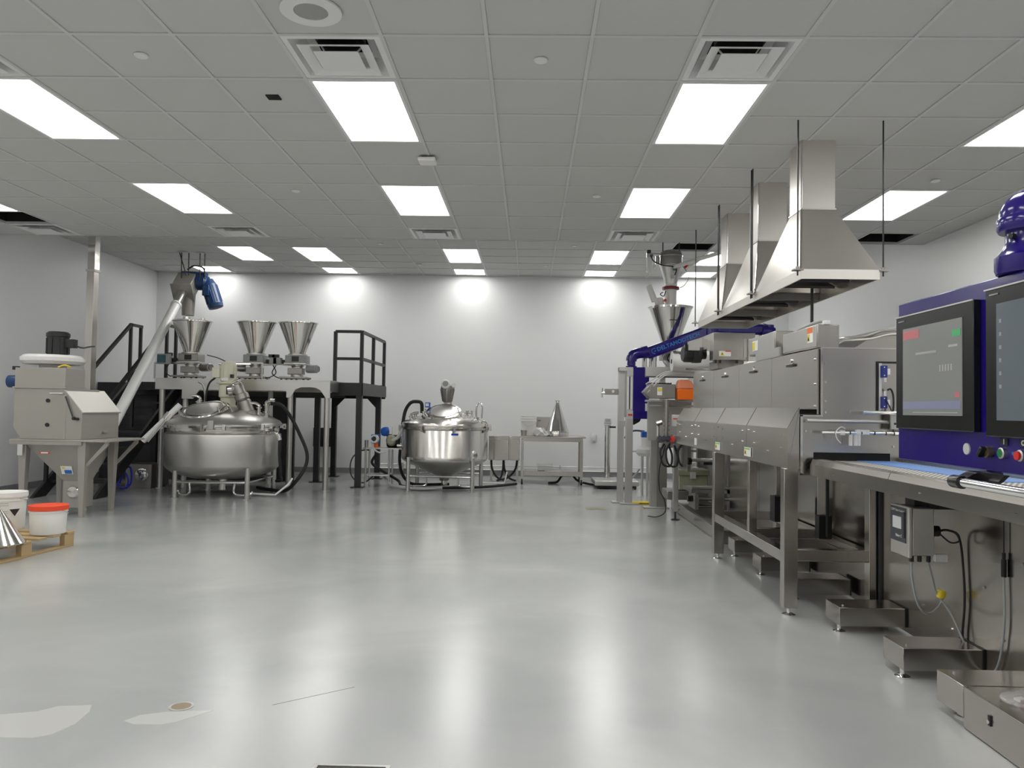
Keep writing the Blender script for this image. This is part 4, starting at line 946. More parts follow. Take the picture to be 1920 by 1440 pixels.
# end plate: wide lower part, narrower upper part, slot opening left dark
ep = S()
ep.box(1.855, 2.88, OY0, OY0+.012, 1.27, 1.70)
ep.box(1.72, 2.88, OY0-.002, OY0+.010, 1.036, 1.27)
ep.box(1.72, 1.80, OY0-.002, OY0+.010, .89, 1.036)
ep.box(2.28, 2.88, OY0-.002, OY0+.010, .89, 1.036)
ep.put('end_plate', steel_s if False else steel, ov, smooth=False)
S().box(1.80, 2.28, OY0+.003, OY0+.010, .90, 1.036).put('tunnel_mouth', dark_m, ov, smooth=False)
S().box(1.715, 1.73, OY0-.012, OY0-.002, .89, 1.27).put('edge_strip', steel_p, ov)
S().box(1.715, 1.855, OY0-.012, OY0-.002, 1.262, 1.272).put('edge_strip', steel_p, ov)
S().box(1.845, 1.855, OY0-.008, OY0+.002, 1.272, 1.70).put('edge_strip', steel_p, ov)
S().box(1.845, 2.88, OY0-.006, OY0, 1.695, 1.703).put('top_lip', steel_p, ov)
bolts(ov, [(1.875, OY0, z) for z in (1.60, 1.48, 1.36, 1.29)]+[(1.75, OY0-.002, 1.17), (2.30, OY0-.002, 1.08), (2.33, OY0, 1.52), (2.335, OY0, 1.65)], .007)
# side skin doors
seams = [5.055, 6.0, 6.93, 7.88, 8.85]
for a, b in zip(seams, seams[1:]):
    S().box(1.828, OX0+.012, a+.003, b-.003, 1.275, 1.695).put('side_door', steel, ov, bev=.002, smooth=False)
    yc = a+(b-a)*.52
    h_ = S().box(1.812, 1.828, yc-.07, yc+.07, 1.605, 1.62).put('handle_recess', dgrey, ov)
    S().box(1.81, 1.83, yc-.075, yc+.075, 1.62, 1.626).put('handle_lip', steel_p, ov)
    S().cyl((1.82, yc+.0, 1.645), (1.83, yc, 1.645), .012, n=10).put('latch', steel_p, ov)
bolts(ov, [(1.828, 5.10, z) for z in (1.63, 1.47, 1.33)], .007, (-1, 0, 0))
# lower skin behind the guard and underside
S().box(1.72, 1.84, 5.055, 8.85, 1.262, 1.272).put('ledge', steel_s, ov, smooth=False)
S().box(1.84, OX1, 5.04, 8.85, .885, .90).put('underside', steel_d, ov, smooth=False)
# chamfered side guard in four pieces
for a, b in zip([5.045, 5.985, 6.925, 7.865], [5.98, 6.92, 7.86, 8.80]):
    g = S().prism([(1.712, 1.318), (1.638, 1.185), (1.638, .928), (1.648, .928), (1.648, 1.182), (1.718, 1.308), (1.83, 1.308), (1.83, 1.318)], 'y', a, b).put('side_guard', steel, ov, smooth=False)
    S().rbox((1.676, a+.004, 1.252), (.006, .008, .15), (0, .50, 0)).put('guard_fold', steel_p, g)
    for yy, zz in ((a+.12, 1.14), (a+.12, 1.06), (a+.75, 1.14), (a+.75, 1.06), (a+.42, 1.02), (b-.04, 1.15)):
        S().cyl((1.632, yy, zz), (1.638, yy, zz), .006, n=8).put('rivet', steel_p, g)
S().prism([(1.712, 1.318), (1.638, 1.185), (1.638, .928), (1.71, .928), (1.71, 1.318)], 'y', 5.035, 5.045).put('guard_end', steel, ov, smooth=False)
for y in (5.95, 6.88):
    k = S().box(1.628, 1.634, y-.10, y+.06, .955, 1.02).put('warning_sticker', white_t, ov)
    S().box(1.627, 1.628, y-.095, y+.055, 1.005, 1.016).put('sticker_band', lbl_g, k)
    S().box(1.627, 1.628, y+.0, y+.05, .965, 1.0).put('sticker_print', lbl_y, k)
    S().box(1.626, 1.627, y+.015, y+.035, .972, .992).put('sticker_symbol', black_t, k)
S().box(1.634, 1.638, 7.75, 7.84, .955, 1.02).put('warning_sticker', white_t, ov)
# frame
def oleg(x, y, z0=.05, z1=.93, w1=.088, w2=.075, nm='leg'):
    p_ = S().box(x, x+w1, y, y+w2, z0, z1).put(nm, steel_s if False else steel, ov, bev=.003)
    return p_
for y in (5.045, 6.93): oleg(1.62, y); foot(ov, 1.664, y+.037, .05, .042)
for y in (5.045, 6.93): oleg(2.155, y, .05, .9); 
oleg(1.645, 5.93, .40, .93, .06, .05, 'upright'); oleg(2.15, 5.93, .40, .9, .06, .05, 'upright')
S().box(1.625, 1.70, 5.12, 6.93, .33, .40).put('side_rail', steel, ov, bev=.002)
S().box(2.16, 2.225, 5.12, 6.93, .33, .40).put('side_rail', steel, ov, bev=.002)
for y in (5.05, 5.94, 6.94): S().box(1.708, 2.155, y, y+.06, .35, .42).put('cross_rail', steel, ov, bev=.002)
S().box(1.708, 2.155, 5.11, 5.93, .335, .35).put('shelf_pan', steel_d, ov)
S().box(2.245, 2.27, 5.05, 7.74, .015, .885).put('rear_skirt', steel, ov, smooth=False)
S().box(2.245, 2.27, 7.745, 8.85, .135, .885).put('rear_skirt', steel, ov, smooth=False)
S().box(2.10, 2.16, 5.11, 6.9, .86, .885).put('inner_rail', steel_d, ov)
for y in (5.6, 6.4): S().cyl((2.10, y, .42), (2.10, y, .86), .012, n=8).put('conduit', blackr, ov)
S().box(2.05, 2.14, 5.62, 5.70, .40, .56).put('switch_box', black, ov)
S().box(1.95, 2.10, 6.3, 6.42, .42, .62).put('actuator', black, ov)
# end face fittings
c_ = thing('sensor_bar', 'bright round bar with clear clamps across the oven end, above the belt', 'sensor bar', (2.1, 4.99, 1.16))
S().cyl((1.82, 4.95, 1.165), (2.55, 4.95, 1.165), .0095, n=14).put('bar', chrome, c_)
for x in (1.99, 2.06, 2.14, 2.21, 2.26): S().cyl((x, 4.95, 1.165), (x+.006, 4.95, 1.165), .0125, n=12).put('cable_tie', black, c_)
S().box(2.03, 2.11, 4.94, 4.965, 1.155, 1.185).put('clamp', clear, c_); S().box(1.93, 1.96, 4.94, 4.965, 1.15, 1.18).put('clamp', clear, c_)
for x in (2.0, 2.03, 2.05): S().cyl((x, 4.955, 1.085), (x, 4.955, 1.155), .012, n=12).put('bottle', clear, c_)
S().tube([(1.96, 4.94, 1.19), (1.93, 4.93, 1.20), (1.90, 4.93, 1.17), (1.905, 4.93, 1.13), (1.93, 4.93, 1.10)], .003, n=6).put('wire', lgrey, c_)
S().box(2.30, 2.34, 4.95, 5.03, 1.15, 1.19).put('bar_bracket', steel_s, c_)
c_ = thing('guide_bar', 'polished bar on a perforated bracket below the blue sensors', 'guide bar', (2.2, 4.99, 1.26))
S().cyl((2.07, 4.94, 1.293), (2.5, 4.94, 1.293), .010, n=14).put('bar', chrome, c_)
S().box(2.25, 2.34, 4.96, 4.975, 1.19, 1.30).put('bracket', steel_s, c_)
S().box(2.25, 2.34, 4.975, 5.035, 1.285, 1.30).put('bracket_foot', steel_s, c_)
for x in (2.275, 2.295): S().cyl((x, 4.957, 1.225), (x, 4.96, 1.225), .007, n=10).put('hole', black, c_)
c_ = thing('roller_bar', 'dull steel tube spanning the oven end beneath the seam', 'bar', (2.0, 5.0, 1.23))
S().cyl((1.745, 5.0, 1.236), (2.27, 5.0, 1.236), .011, n=14).put('tube', steel_s, c_)
for x in (1.76, 2.25): S().box(x-.01, x+.01, 5.0, 5.038, 1.226, 1.246).put('tube_holder', steel_s, c_)
c_ = thing('sensor_recess', 'black edged recess holding two blue sensor blocks on the oven end', 'sensor panel', (2.24, 5.0, 1.3))
S().box(2.195, 2.38, 5.028, 5.038, 1.605, 1.617).put('recess_frame', black, c_); S().box(2.195, 2.205, 5.028, 5.038, 1.305, 1.605).put('recess_frame', black, c_)
S().box(2.205, 2.222, 5.024, 5.038, 1.31, 1.605).put('side_strip', lgrey, c_)
for z0 in (1.515, 1.32):
    s1 = S().box(2.212, 2.243, 4.99, 5.024, z0, z0+.075).put('sensor_block', bluel if False else mat('sensor_blue%d' % int(z0*100), (.02, .035, .22), .35), c_, bev=.002)
    S().box(2.238, 2.262, 4.995, 5.02, z0+.018, z0+.055).put('sensor_label', white_t, s1)
    for zz in (.012, .063): S().cyl((2.222, 4.986, z0+zz), (2.222, 4.99, z0+zz), .004, n=8).put('screw', chrome, s1)
S().cyl((2.232, 5.0, 1.485), (2.232, 5.0, 1.512), .009, n=12).put('connector', chrome, c_); S().cyl((2.232, 5.0, 1.397), (2.232, 5.0, 1.43), .009, n=12).put('connector', chrome, c_)
S().tube([(2.24, 4.99, 1.435), (2.26, 4.985, 1.44), (2.275, 4.985, 1.40), (2.277, 4.985, 1.33), (2.272, 4.99, 1.28)], .006).put('cable', blackr, c_)
S().tube([(2.234, 5.0, 1.395), (2.236, 4.98, 1.36), (2.262, 4.975, 1.29), (2.245, 4.985, 1.19)], .004).put('cable', blackr, c_)
# control boxes on the oven roof
def roofbox(nm, label, x0, x1, y0, y1, z0, z1, sticker=None):
    b = thing(nm, label, 'control box', ((x0+x1)/2, (y0+y1)/2, z0), 'steel boxes on the oven roof')
    S().box(x0, x1, y0, y1, z0, z1).put('case', steel, b, bev=.004)
    S().box(x0-.006, x0, y0+.006, y1-.006, z0+.01, z1-.006).put('cover', steel_s, b, bev=.002)
    if sticker:
        yy, zz, hh = sticker
        k = S().box(x0-.009, x0-.006, yy, yy+.10, zz, zz+hh).put('warning_sticker', white_t, b)
        S().box(x0-.010, x0-.009, yy+.0, yy+.10, zz+hh*.62, zz+hh).put('sticker_band', lbl_o, k)
        S().box(x0-.010, x0-.009, yy+.055, yy+.095, zz+.01, zz+hh*.55).put('sticker_symbol', lbl_y, k)
        S().prism([(yy+.06, zz+hh*.15), (yy+.09, zz+hh*.15), (yy+.075, zz+hh*.42)], 'x', x0-.0112, x0-.010).put('sticker_triangle', black_t, k)
    return b
b = roofbox('control_box', 'nearest steel box on the oven roof with orange warning label', 1.845, 1.985, 5.10, 5.78, 1.705, 1.855, (5.16, 1.745, .10))
S().tube([(1.90, 5.11, 1.86), (1.90, 5.16, 1.885), (1.91, 5.45, 1.885), (1.93, 5.75, 1.865), (1.98, 5.95, 1.78), (2.0, 6.0, 1.71)], .012).put('conduit', grey, b)
S().box(1.885, 1.925, 5.09, 5.13, 1.855, 1.88).put('conduit_fitting', whitep, b, bev=.004)
b = roofbox('control_box', 'second steel box on the oven roof with small white yellow label', 1.86, 2.0, 6.02, 6.72, 1.755, 1.905, None)
S().box(1.82, 1.95, 5.80, 6.40, 1.695, 1.765).put('riser', steel_s, b)
S().box(1.85, 1.853, 6.45, 6.60, 1.79, 1.87).put('warning_sticker', white_t, b); S().box(1.848, 1.85, 6.52, 6.59, 1.80, 1.86).put('sticker_symbol', lbl_y, b)
b = thing('drive_cabinet', 'square steel cabinet with yellow warning label before the black motor', 'control box', (1.93, 7.6, 1.7))
S().box(1.735, 2.13, 7.50, 7.66, 1.775, 2.035).put('case', steel, b, bev=.003)
S().prism([(1.735, 2.035), (1.735, 1.90), (1.60, 1.90), (1.60, 1.99)], 'y', 8.0, 8.05).put('rear_flap', steel_s, b)
S().box(1.735, 2.13, 7.66, 8.05, 1.90, 2.035).put('rear_case', steel, b)
S().box(1.80, 2.05, 7.6, 7.95, 1.70, 1.775).put('base', steel_d, b)
S().box(2.02, 2.045, 7.485, 7.50, 1.80, 1.975).put('hinge_strip', steel_p, b); S().box(2.055, 2.125, 7.46, 7.50, 1.765, 1.975).put('side_column', steel_s, b)
k = S().box(1.79, 1.90, 7.494, 7.50, 1.81, 1.86).put('warning_sticker', whitep, b)
S().prism([(1.797, 1.816), (1.837, 1.816), (1.817, 1.853)], 'y', 7.492, 7.494).put('sticker_triangle', lbl_y, k)
S().box(1.812, 1.822, 7.490, 7.492, 1.825, 1.838).put('sticker_symbol', black_t, k)
S().box(1.845, 1.90, 7.492, 7.494, 1.853, 1.862).put('sticker_band', red, k)
for x in (1.75, 1.79, 1.95): S().box(x, x+.02, 7.50, 7.53, 1.745, 1.775).put('cable_gland', black, b)
# tall duct cover behind the oven top and cables
rh = thing('roof_cabinet', 'long low steel cover on the rear of the oven roof', 'cover', (2.5, 6, 1.7))
S().prism([(2.12, 1.705), (2.88, 1.705), (2.88, 1.90), (2.55, 1.90), (2.30, 1.82)], 'y', 5.25, 8.4).put('cover_body', steel, rh, smooth=False)
tag(S().tube([(1.985, 5.2, 1.72), (2.03, 5.25, 1.77), (2.10, 5.3, 1.79), (2.22, 5.28, 1.80), (2.34, 5.24, 1.835), (2.5, 5.24, 1.84)], .008).put('braided_cable', steel_s), 'pale braided cable on the oven roof, upper of two', 'cable', 'braided cables on the oven roof')
tag(S().tube([(1.985, 5.18, 1.715), (2.04, 5.2, 1.755), (2.12, 5.22, 1.768), (2.24, 5.22, 1.78), (2.36, 5.22, 1.81), (2.5, 5.22, 1.815)], .007).put('braided_cable', steel_s), 'pale braided cable on the oven roof, lower of two', 'cable', 'braided cables on the oven roof')
tag(S().cyl((2.20, 6.2, 1.80), (2.20, 6.2, 2.26), .012, n=10).put('vertical_conduit', black), 'thin black vertical conduit between hood and oven roof', 'conduit')

# ================================================================== infeed conveyor in front
cv = thing('belt_conveyor', 'wide stainless conveyor with woven mesh belt and blue strip leading into the oven', 'conveyor', (2.2, 3, 0))
Y1, Y0_ = 4.98, 1.0
S().box(1.76, 1.775, Y0_, Y1, .895, .965).put('side_beam', steel_h, cv, smooth=False)
S().prism([(1.762, .962), (1.775, .995), (1.80, 1.0), (1.83, 1.0), (1.83, .985), (1.80, .985), (1.78, .962)], 'y', 3.92, Y1).put('top_rail', steel_h, cv, smooth=False)
S().prism([(1.762, .962), (1.775, .995), (1.80, 1.0), (1.83, 1.0), (1.83, .985), (1.80, .985), (1.78, .962)], 'y', Y0_, 3.915).put('top_rail', steel_h, cv, smooth=False)
S().box(1.83, 2.34, Y0_, 5.05, .975, .985).put('mesh_belt', belt_mesh, cv, smooth=False)
S().prism([(2.07, 5.03), (2.30, 5.03), (2.31, 3.6), (2.09, 3.6)], 'z', .985, .9885).put('blue_strip', belt_blue, cv, smooth=False)
S().box(2.34, 2.40, Y0_, Y1, .93, 1.01).put('far_rail', steel_h, cv, smooth=False)
S().box(1.78, 2.40, Y0_, Y1, .90, .93).put('belt_bed', steel_d, cv, smooth=False)
S().box(2.22, 2.24, Y0_, 5.04, .015, .90).put('rear_panel', steel_h, cv, smooth=False)
for y in (5.03,): S().box(2.205, 2.22, y-.012, y+.0, .02, .90).put('panel_seam', dgrey, cv)
bolts(cv, [(2.22, y, z) for y, z in ((4.62, .50), (4.5, .22), (4.30, .34), (4.2, .17), (3.9, .45), (3.75, .24), (4.05, .13), (3.6, .62), (3.45, .3))], .008, (-1, 0, 0))
bolts(cv, [(1.76, y, .93) for y in (4.6, 3.6, 2.9)], .004, (-1, 0, 0))
S().cyl((1.745, 2.45, 1.005), (1.745, 1.2, 1.005), .016, n=18).put('front_tube', chrome, cv)
# feet boxes
def fbox(y0, lab):
    f_ = thing('foot_box', lab, 'machine foot', (2.0, y0+.1, 0), 'stainless foot boxes under the line')
    S().box(1.83, 2.21, y0, y0+.215, .042, .15).put('box', steel, f_, bev=.003)
    S().box(2.21, 2.219, y0+.0, y0+.215, .042, .152).put('end_cap', black, f_)
    foot(f_, 1.842, y0+.035, .04, .036)
    S().cyl((1.87, y0+.05, .15), (1.87, y0+.05, .156), .007, n=8).put('screw', steel_p, f_)
    return f_
names = ['nearest steel foot box on a round levelling foot', 'second steel foot box from the front', 'third steel foot box, beside the near oven leg', 'fourth steel foot box, behind the near oven leg', 'fifth steel foot box from the front', 'farthest steel foot box']
for i in range(1, 6): fbox(3.115+.787*i, names[i-1] if i > 0 else '')
nb = thing('base_block', 'large low steel base at the lower right corner', 'machine base', (2.0, 2.5, 0))
S().box(1.80, 2.22, 3.32, 3.53, .042, .172).put('foot_section', steel, nb, bev=.003)
S().box(1.80, 2.215, 1.2, 3.315, .004, .172).put('main_section', steel_h, nb, bev=.003)
S().cyl((1.875, 3.44, .012), (1.875, 3.44, .05), .014, n=10).lathe([(0, 0), (.04, 0), (.04, .008), (.018, .018), (0, .02)], (1.875, 3.44), 20).put('leveling_foot', chrome, nb)
S().box(1.794, 1.80, 3.12, 3.135, .085, .125).put('slot', black, nb); S().cyl((1.79, 3.128, .10), (1.80, 3.128, .10), .008, n=8).put('screw', steel_p, nb)
S().cyl((1.85, 3.48, .172), (1.85, 3.48, .178), .007, n=8).put('screw', steel_p, nb); S().cyl((1.98, 3.10, .172), (1.98, 3.10, .178), .007, n=8).put('screw', steel_p, nb)
# zip bag on base
zb = thing('zip_bag', 'clear zip bag with pink parts lying on the lower right base', 'plastic bag', (1.98, 3.14, .172))
bs = S(); r_ = bmesh.ops.create_icosphere(bs.bm, subdivisions=3, radius=1)
for v in bs.bm.verts:
    q = v.co.copy(); v.co = Vector((1.975+q.x*.12, 3.14+q.y*.10, .174+max(0, q.z+.25)*.022*(1+.4*math.sin(q.x*9)*math.cos(q.y*7))))
bs.put('bag', mat('bag_film', (.85, .82, .83), .12, alpha=.28), zb)
S().rbox((1.945, 3.10, .186), (.055, .035, .014), (0, 0, .4)).put('pink_part', pink, zb, bev=.004); S().rbox((2.01, 3.16, .186), (.045, .05, .014), (0, 0, -.2)).put('pink_part', pink, zb, bev=.004)
S().rbox((1.925, 3.14, .184), (.04, .03, .01), (0, 0, .3)).put('white_part', white_t, zb)

# thickness controller box
cb = thing('sensor_controller', 'small stainless controller with dark keypad and display under the conveyor', 'controller', (1.97, 4.1, .57))
S().box(1.93, 2.04, 4.02, 4.20, .575, .815).put('case', steel_s, cb, bev=.006)
S().box(1.905, 1.925, 4.005, 4.205, .565, .82).put('door', blast_l, cb, bev=.006)
kp = S().box(1.901, 1.905, 4.03, 4.195, .635, .81).put('keypad', mat('keypad', (.05, .055, .065), .35), cb)
S().box(1.8985, 1.901, 4.075, 4.165, .70, .76).put('display', lcd, kp)
S().box(1.8985, 1.901, 4.034, 4.05, .66, .79).put('keypad_stripe', mat('deep_plum', (.012, .004, .012), .3), kp)
text('CTM* Data Control', .0175, (1.8995, 4.113, .792), FX, white_t, cb)
text('Baker C', .020, (1.8995, 4.10, .664), FX, white_t, cb)
text('THICKNESS SENSOR', .008, (1.8995, 4.10, .645), FX, white_t, cb) if False else None
S().box(2.04, 2.205, 4.10, 4.16, .80, .86).put('mounting_arm', black, cb)
S().box(1.98, 2.05, 4.10, 4.20, .815, .895).put('hanger', black, cb)
S().box(2.04, 2.06, 4.06, 4.16, .655, .72).put('socket_flange', black, cb, bev=.003)
S().cyl((2.06, 4.10, .69), (2.10, 4.10, .69), .028, n=14).put('plug', blackr, cb)
S().box(2.04, 2.10, 4.01, 4.04, .55, .585).put('lower_tab', lgrey, cb)
for x in (1.945, 1.985, 2.03): S().cyl((x, 4.06, .54), (x, 4.06, .575), .011, n=12).put('gland', black, cb)
tag(S().tube([(2.10, 4.10, .69), (2.15, 4.10, .695), (2.195, 4.08, .66), (2.205, 4.06, .5), (2.205, 4.05, .34), (2.205, 4.07, .15), (2.205, 4.02, .06), (2.205, 3.95, .035)], .006).put('black_cable', blackr), 'black cable running from the controller plug down the panel', 'cable')
tag(S().tube([(2.10, 4.09, .68), (2.14, 4.06, .64), (2.18, 4.05, .65), (2.17, 4.06, .69), (2.12, 4.09, .70)], .004).put('cable_loop', blackr), 'short black cable loop beside the controller plug', 'cable')
tag(S().tube([(1.945, 4.06, .535), (1.95, 4.06, .44), (1.98, 4.06, .32), (2.05, 4.1, .27), (2.13, 4.15, .30), (2.16, 4.16, .36)], .005).put('grey_cable', grey), 'grey cable hanging in a curve below the controller, left of the yellow knob', 'cable')
tag(S().tube([(2.03, 4.06, .535), (2.07, 4.1, .45), (2.12, 4.15, .36), (2.17, 4.10, .26), (2.20, 4.0, .10), (2.205, 3.9, .05), (2.205, 3.78, .10), (2.205, 3.72, .3), (2.205, 3.72, .55)], .005).put('grey_cable', grey), 'grey cable through the yellow knob, looping low to the black connector', 'cable')
tag(S().lathe([(0, -.025), (.018, -.02), (.024, 0), (.018, .02), (0, .025)], ax=(.2, 0, 1), org=(2.14, 4.15, .36), n=16).put('yellow_clip', yellow), 'small yellow plastic knob on the grey cables', 'cable clip')
tag(S().cyl((2.205, 3.72, .54), (2.205, 3.72, .62), .012, n=12).cyl((2.205, 3.72, .62), (2.205, 3.72, .65), .008, n=12).cyl((2.205, 3.72, .65), (2.205, 3.72, .90), .003, n=8).put('inline_connector', blackr), 'black in-line connector hanging under the conveyor edge', 'connector')
tag(S().tube([(2.212, 3.56, .90), (2.212, 3.56, .62), (2.212, 3.55, .5), (2.212, 3.50, .2)], .004).put('black_cable', dgrey), 'faint dark cable hanging straight at the right edge', 'cable')

# ================================================================== operator console (near)
hm = thing('operator_console', 'cobalt blue operator console with two touch monitors hanging at right', 'control console', (1.35, 2.3, 1.13))
HXf = 1.275
S().box(HXf, HXf+.11, 1.35, 2.755, 1.128, 1.662).put('housing', blue, hm, bev=.004)
def monitor(y0, y1, z0, z1, sc, lab, dz=.0):
    m0 = S().box(HXf-.022, HXf, y0, y1, z0, z1).put('monitor', blackg, hm, bev=.003)
    m0['label'] = lab
    S().box(HXf-.0265, HXf-.022, y0, y1, z1-.004, z1).put('bezel_edge', lgrey, m0)
    S().box(HXf-.0245, HXf-.022, y0+.055, y1-.055, z0+.045, z1-.045).put('screen', sc, m0)
    S().box(HXf-.0245, HXf-.0225, y1-.062, y1-.022, z1-.02, z1-.016).put('maker_plate', grey, m0)
    return m0
m1 = monitor(2.255, 2.725, 1.235, 1.612, screen_a, 'left monitor with pale grey page')
scr = HXf-.0262
def ui(y0, y1, z0, z1, m_, par, nm='screen_area'): S().box(scr, scr+.001, y0, y1, z0, z1).put(nm, m_, par)
ui_r = mat('ui_red', (.25, .05, .05), .3, emit=(.40, .16, .17), es=.45); ui_g = mat('ui_green', (.03, .2, .06), .3, emit=(.06, .32, .13), es=.45)
ui_b = mat('ui_blue', (.12, .13, .22), .3, emit=(.24, .24, .31), es=.32); ui_d = mat('ui_grey', (.2, .2, .19), .3, emit=(.4, .4, .37), es=.3)
ui(2.56, 2.665, 1.53, 1.558, ui_r, m1); ui(2.315, 2.36, 1.515, 1.535, ui_g, m1); ui(2.315, 2.665, 1.30, 1.325, ui_b, m1)
ui(2.32, 2.345, 1.335, 1.35, ui_r, m1)
for k in range(5): ui(2.36+k*.016, 2.368+k*.016, 1.415, 1.435, ui_d, m1, 'screen_digit')
ui(2.45, 2.58, 1.475, 1.482, ui_d, m1, 'screen_line'); ui(2.33, 2.38, 1.485, 1.492, ui_d, m1, 'screen_line'); ui(2.33, 2.60, 1.288, 1.291, ui_d, m1, 'screen_line')
text('10:42:31', .014, (scr, 2.385, 1.545), FX, ui_d, m1, 'screen_print') if False else None
m2 = monitor(1.72, 2.195, 1.225, 1.628, screen_b, 'right monitor with dark bluish page')
for k in range(6): ui(2.115, 2.125, 1.53-k*.035, 1.54-k*.035, mat('ui_icon%d' % k, (.12, .13, .14), .3, emit=(.25, .27, .3), es=.4), m2, 'screen_icon')
# push buttons
def button(y, z, cap, ring, d=.02, lab=None, bump_=.001):
    b = S().lathe([(0, 0), (.0155, 0), (.0155, d*.8), (.012, d), (0, d)], ax=(-1, 0, 0), org=(HXf, y, z), n=24).put('push_button', ring, hm)
    S().lathe([(0, d-.004), (.0115, d-.004), (.0115, d+bump_), (0, d+bump_+.001)], ax=(-1, 0, 0), org=(HXf, y, z), n=24).put('button_cap', cap, b)
    if lab: b['label'] = lab
    return b
bt = S().lathe([(0, 0), (.0165, 0), (.0165, .004), (0, .005)], ax=(-1, 0, 0), org=(HXf, 2.325, 1.185), n=24).put('blank_plug', lgrey, hm)
kb_ = S().lathe([(0, 0), (.0155, 0), (.0155, .016), (0, .018)], ax=(-1, 0, 0), org=(HXf, 2.208, 1.182), n=24).put('selector_switch', mat('brass_ring', (.35, .28, .15), .3, .9), hm)
S().rbox((HXf-.024, 2.212, 1.182), (.018, .012, .032), (.6, 0, 0)).put('selector_knob', blackg, kb_, bev=.003)
button(2.148, 1.182, green, steel_s, .012, 'green start button', .001); button(2.067, 1.180, red, steel_s, .012, 'red stop button', .006)
S().box(HXf-.003, HXf, 2.128, 2.158, 1.203, 1.222).put('button_plate', black, hm); S().box(HXf-.003, HXf, 2.045, 2.075, 1.203, 1.222).put('button_plate', black, hm)
text('I', .020, (HXf-.0036, 2.143, 1.2125), FX, whitep, hm, bold=.0005); text('O', .020, (HXf-.0036, 2.060, 1.2125), FX, whitep, hm, bold=.0005)
S().cyl((HXf-.003, 2.105, 1.184), (HXf, 2.105, 1.184), .005, n=12).put('pilot_lamp', bluel, hm)
# handle under the console
S().prism([(2.235, 1.128), (2.065, 1.128), (2.095, 1.108), (2.13, 1.094), (2.165, 1.086), (2.20, 1.088), (2.222, 1.10)], 'x', HXf-.048, HXf-.034).put('handle_side', blackg, hm)
S().prism([(HXf+.02, 1.128), (HXf-.045, 1.128), (HXf-.06, 1.122), (HXf-.078, 1.112), (HXf-.078, 1.102), (HXf-.045, 1.105), (HXf+.02, 1.12)], 'y', 2.185, 2.235).put('handle_bracket', blackg, hm)
S().lathe([(0, 0), (.015, 0), (.018, .008), (.018, .052), (0, .056)], ax=(0, -1, 0), org=(HXf-.085, 2.248, 1.098), n=24).put('handle_cap', blackg, hm)
S().cyl((HXf-.085, 2.20, 1.098), (HXf-.085, 1.35, 1.098), .0125, n=24).put('handle_bar', chrome, hm)
# swivel elbow above
ex_, ey_ = HXf+.055, 2.12
S().lathe([(0, 0), (.080, 0), (.084, .010), (.084, .045), (.078, .05), (.064, .068), (.058, .085), (.058, .115), (0, .115)], ax=(0, 0, 1), org=(ex_, ey_, 1.662), n=48).put('swivel_neck', blue, hm)
S().lathe([(0, 0), (.074, 0), (.078, .006), (.078, .034), (.074, .04), (0, .04)], ax=(0, 0, 1), org=(ex_, ey_, 1.775), n=48).put('elbow_collar', blue, hm)
S().lathe([(.0735*math.cos(a), .0735*math.sin(a)) for a in [i*PI/2/12 for i in range(13)]], ax=(0, 0, 1), org=(ex_, ey_, 1.815), n=48).put('elbow_dome', blue, hm)
S().cyl((ex_+.02, ey_, 1.822), (ex_+.16, ey_, 1.822), .066, n=36).put('elbow', blue, hm)
S().cyl((ex_+.155, ey_, 1.822), (ex_+2.2, ey_, 1.86), .06, n=28).put('support_arm', blue, hm)
S().cyl((ex_+.15, ey_, 1.822), (ex_+.175, ey_, 1.822), .076, n=36).put('elbow_flange', blue, hm)
S().cyl((ex_+1.9, ey_, 0), (ex_+1.9, ey_, 1.80), .09, n=28).put('support_column', blue, hm)
for a in (-2.0, -1.2, -2.8): S().cyl((ex_+.055*math.cos(a), ey_+.055*math.sin(a), 1.757), (ex_+.072*math.cos(a), ey_+.072*math.sin(a), 1.757), .008, n=8).put('set_screw', black, hm)
# ================================================================== far end of the line
rp = thing('machine_plinth', 'long low dark stainless plinth on the floor beyond the oven legs', 'plinth', (2.4, 9.1, 0))
S().box(1.88, 2.88, 7.75, 10.45, .004, .125).put('plinth_body', steel_h, rp, bev=.003)
S().box(1.90, 2.86, 7.78, 10.42, .125, .130).put('plinth_top', steel_d, rp)
bolts(rp, [(1.88, y, .06) for y in (8.1, 9.0, 9.9)], .01, (-1, 0, 0))
S().box(2.30, 2.88, 8.9, 10.4, .13, .9).put('machine_core', steel_d, rp, bev=.004)
# sensor post
sp = thing('sensor_post', 'slim square steel post on a single foot with red and blue knobs', 'sensor stand', (1.74, 9.38, 0))
S().box(1.71, 1.77, 9.36, 9.42, .10, 1.0).put('post', steel_s, sp, bev=.003)
foot(sp, 1.74, 9.39, .10, .05, black)
S().box(1.58, 1.86, 9.33, 9.40, .90, .955).put('cross_bracket', steel_d, sp)
S().lathe([(0, 0), (.035, 0), (.035, .05), (0, .055)], ax=(-.3, -1, 0), org=(1.69, 9.34, .955), n=20).put('red_knob', red, sp)
S().lathe([(0, 0), (.04, 0), (.045, .03), (.03, .07), (0, .07)], ax=(-.3, -1, 0), org=(1.79, 9.34, .96), n=20).put('blue_knob', mat('knob_teal', (.02, .06, .09), .3), sp)
for i in range(3): S().lathe([(0, 0), (.028, 0), (.028, .10), (0, .10)], ax=(0, -1, .3), org=(1.53+i*.05, 9.36, .94), n=16).put('actuator', mat('actuator_dark%d' % i, (.03, .03, .05), .3), sp)
S().cyl((1.50, 9.32, 1.13), (1.56, 9.32, 1.15), .03, n=16).put('roller_end', steel_p, sp); S().cyl((1.52, 9.34, .99), (1.52, 9.34, 1.14), .022, n=12).put('bracket_rod', steel_p, sp)
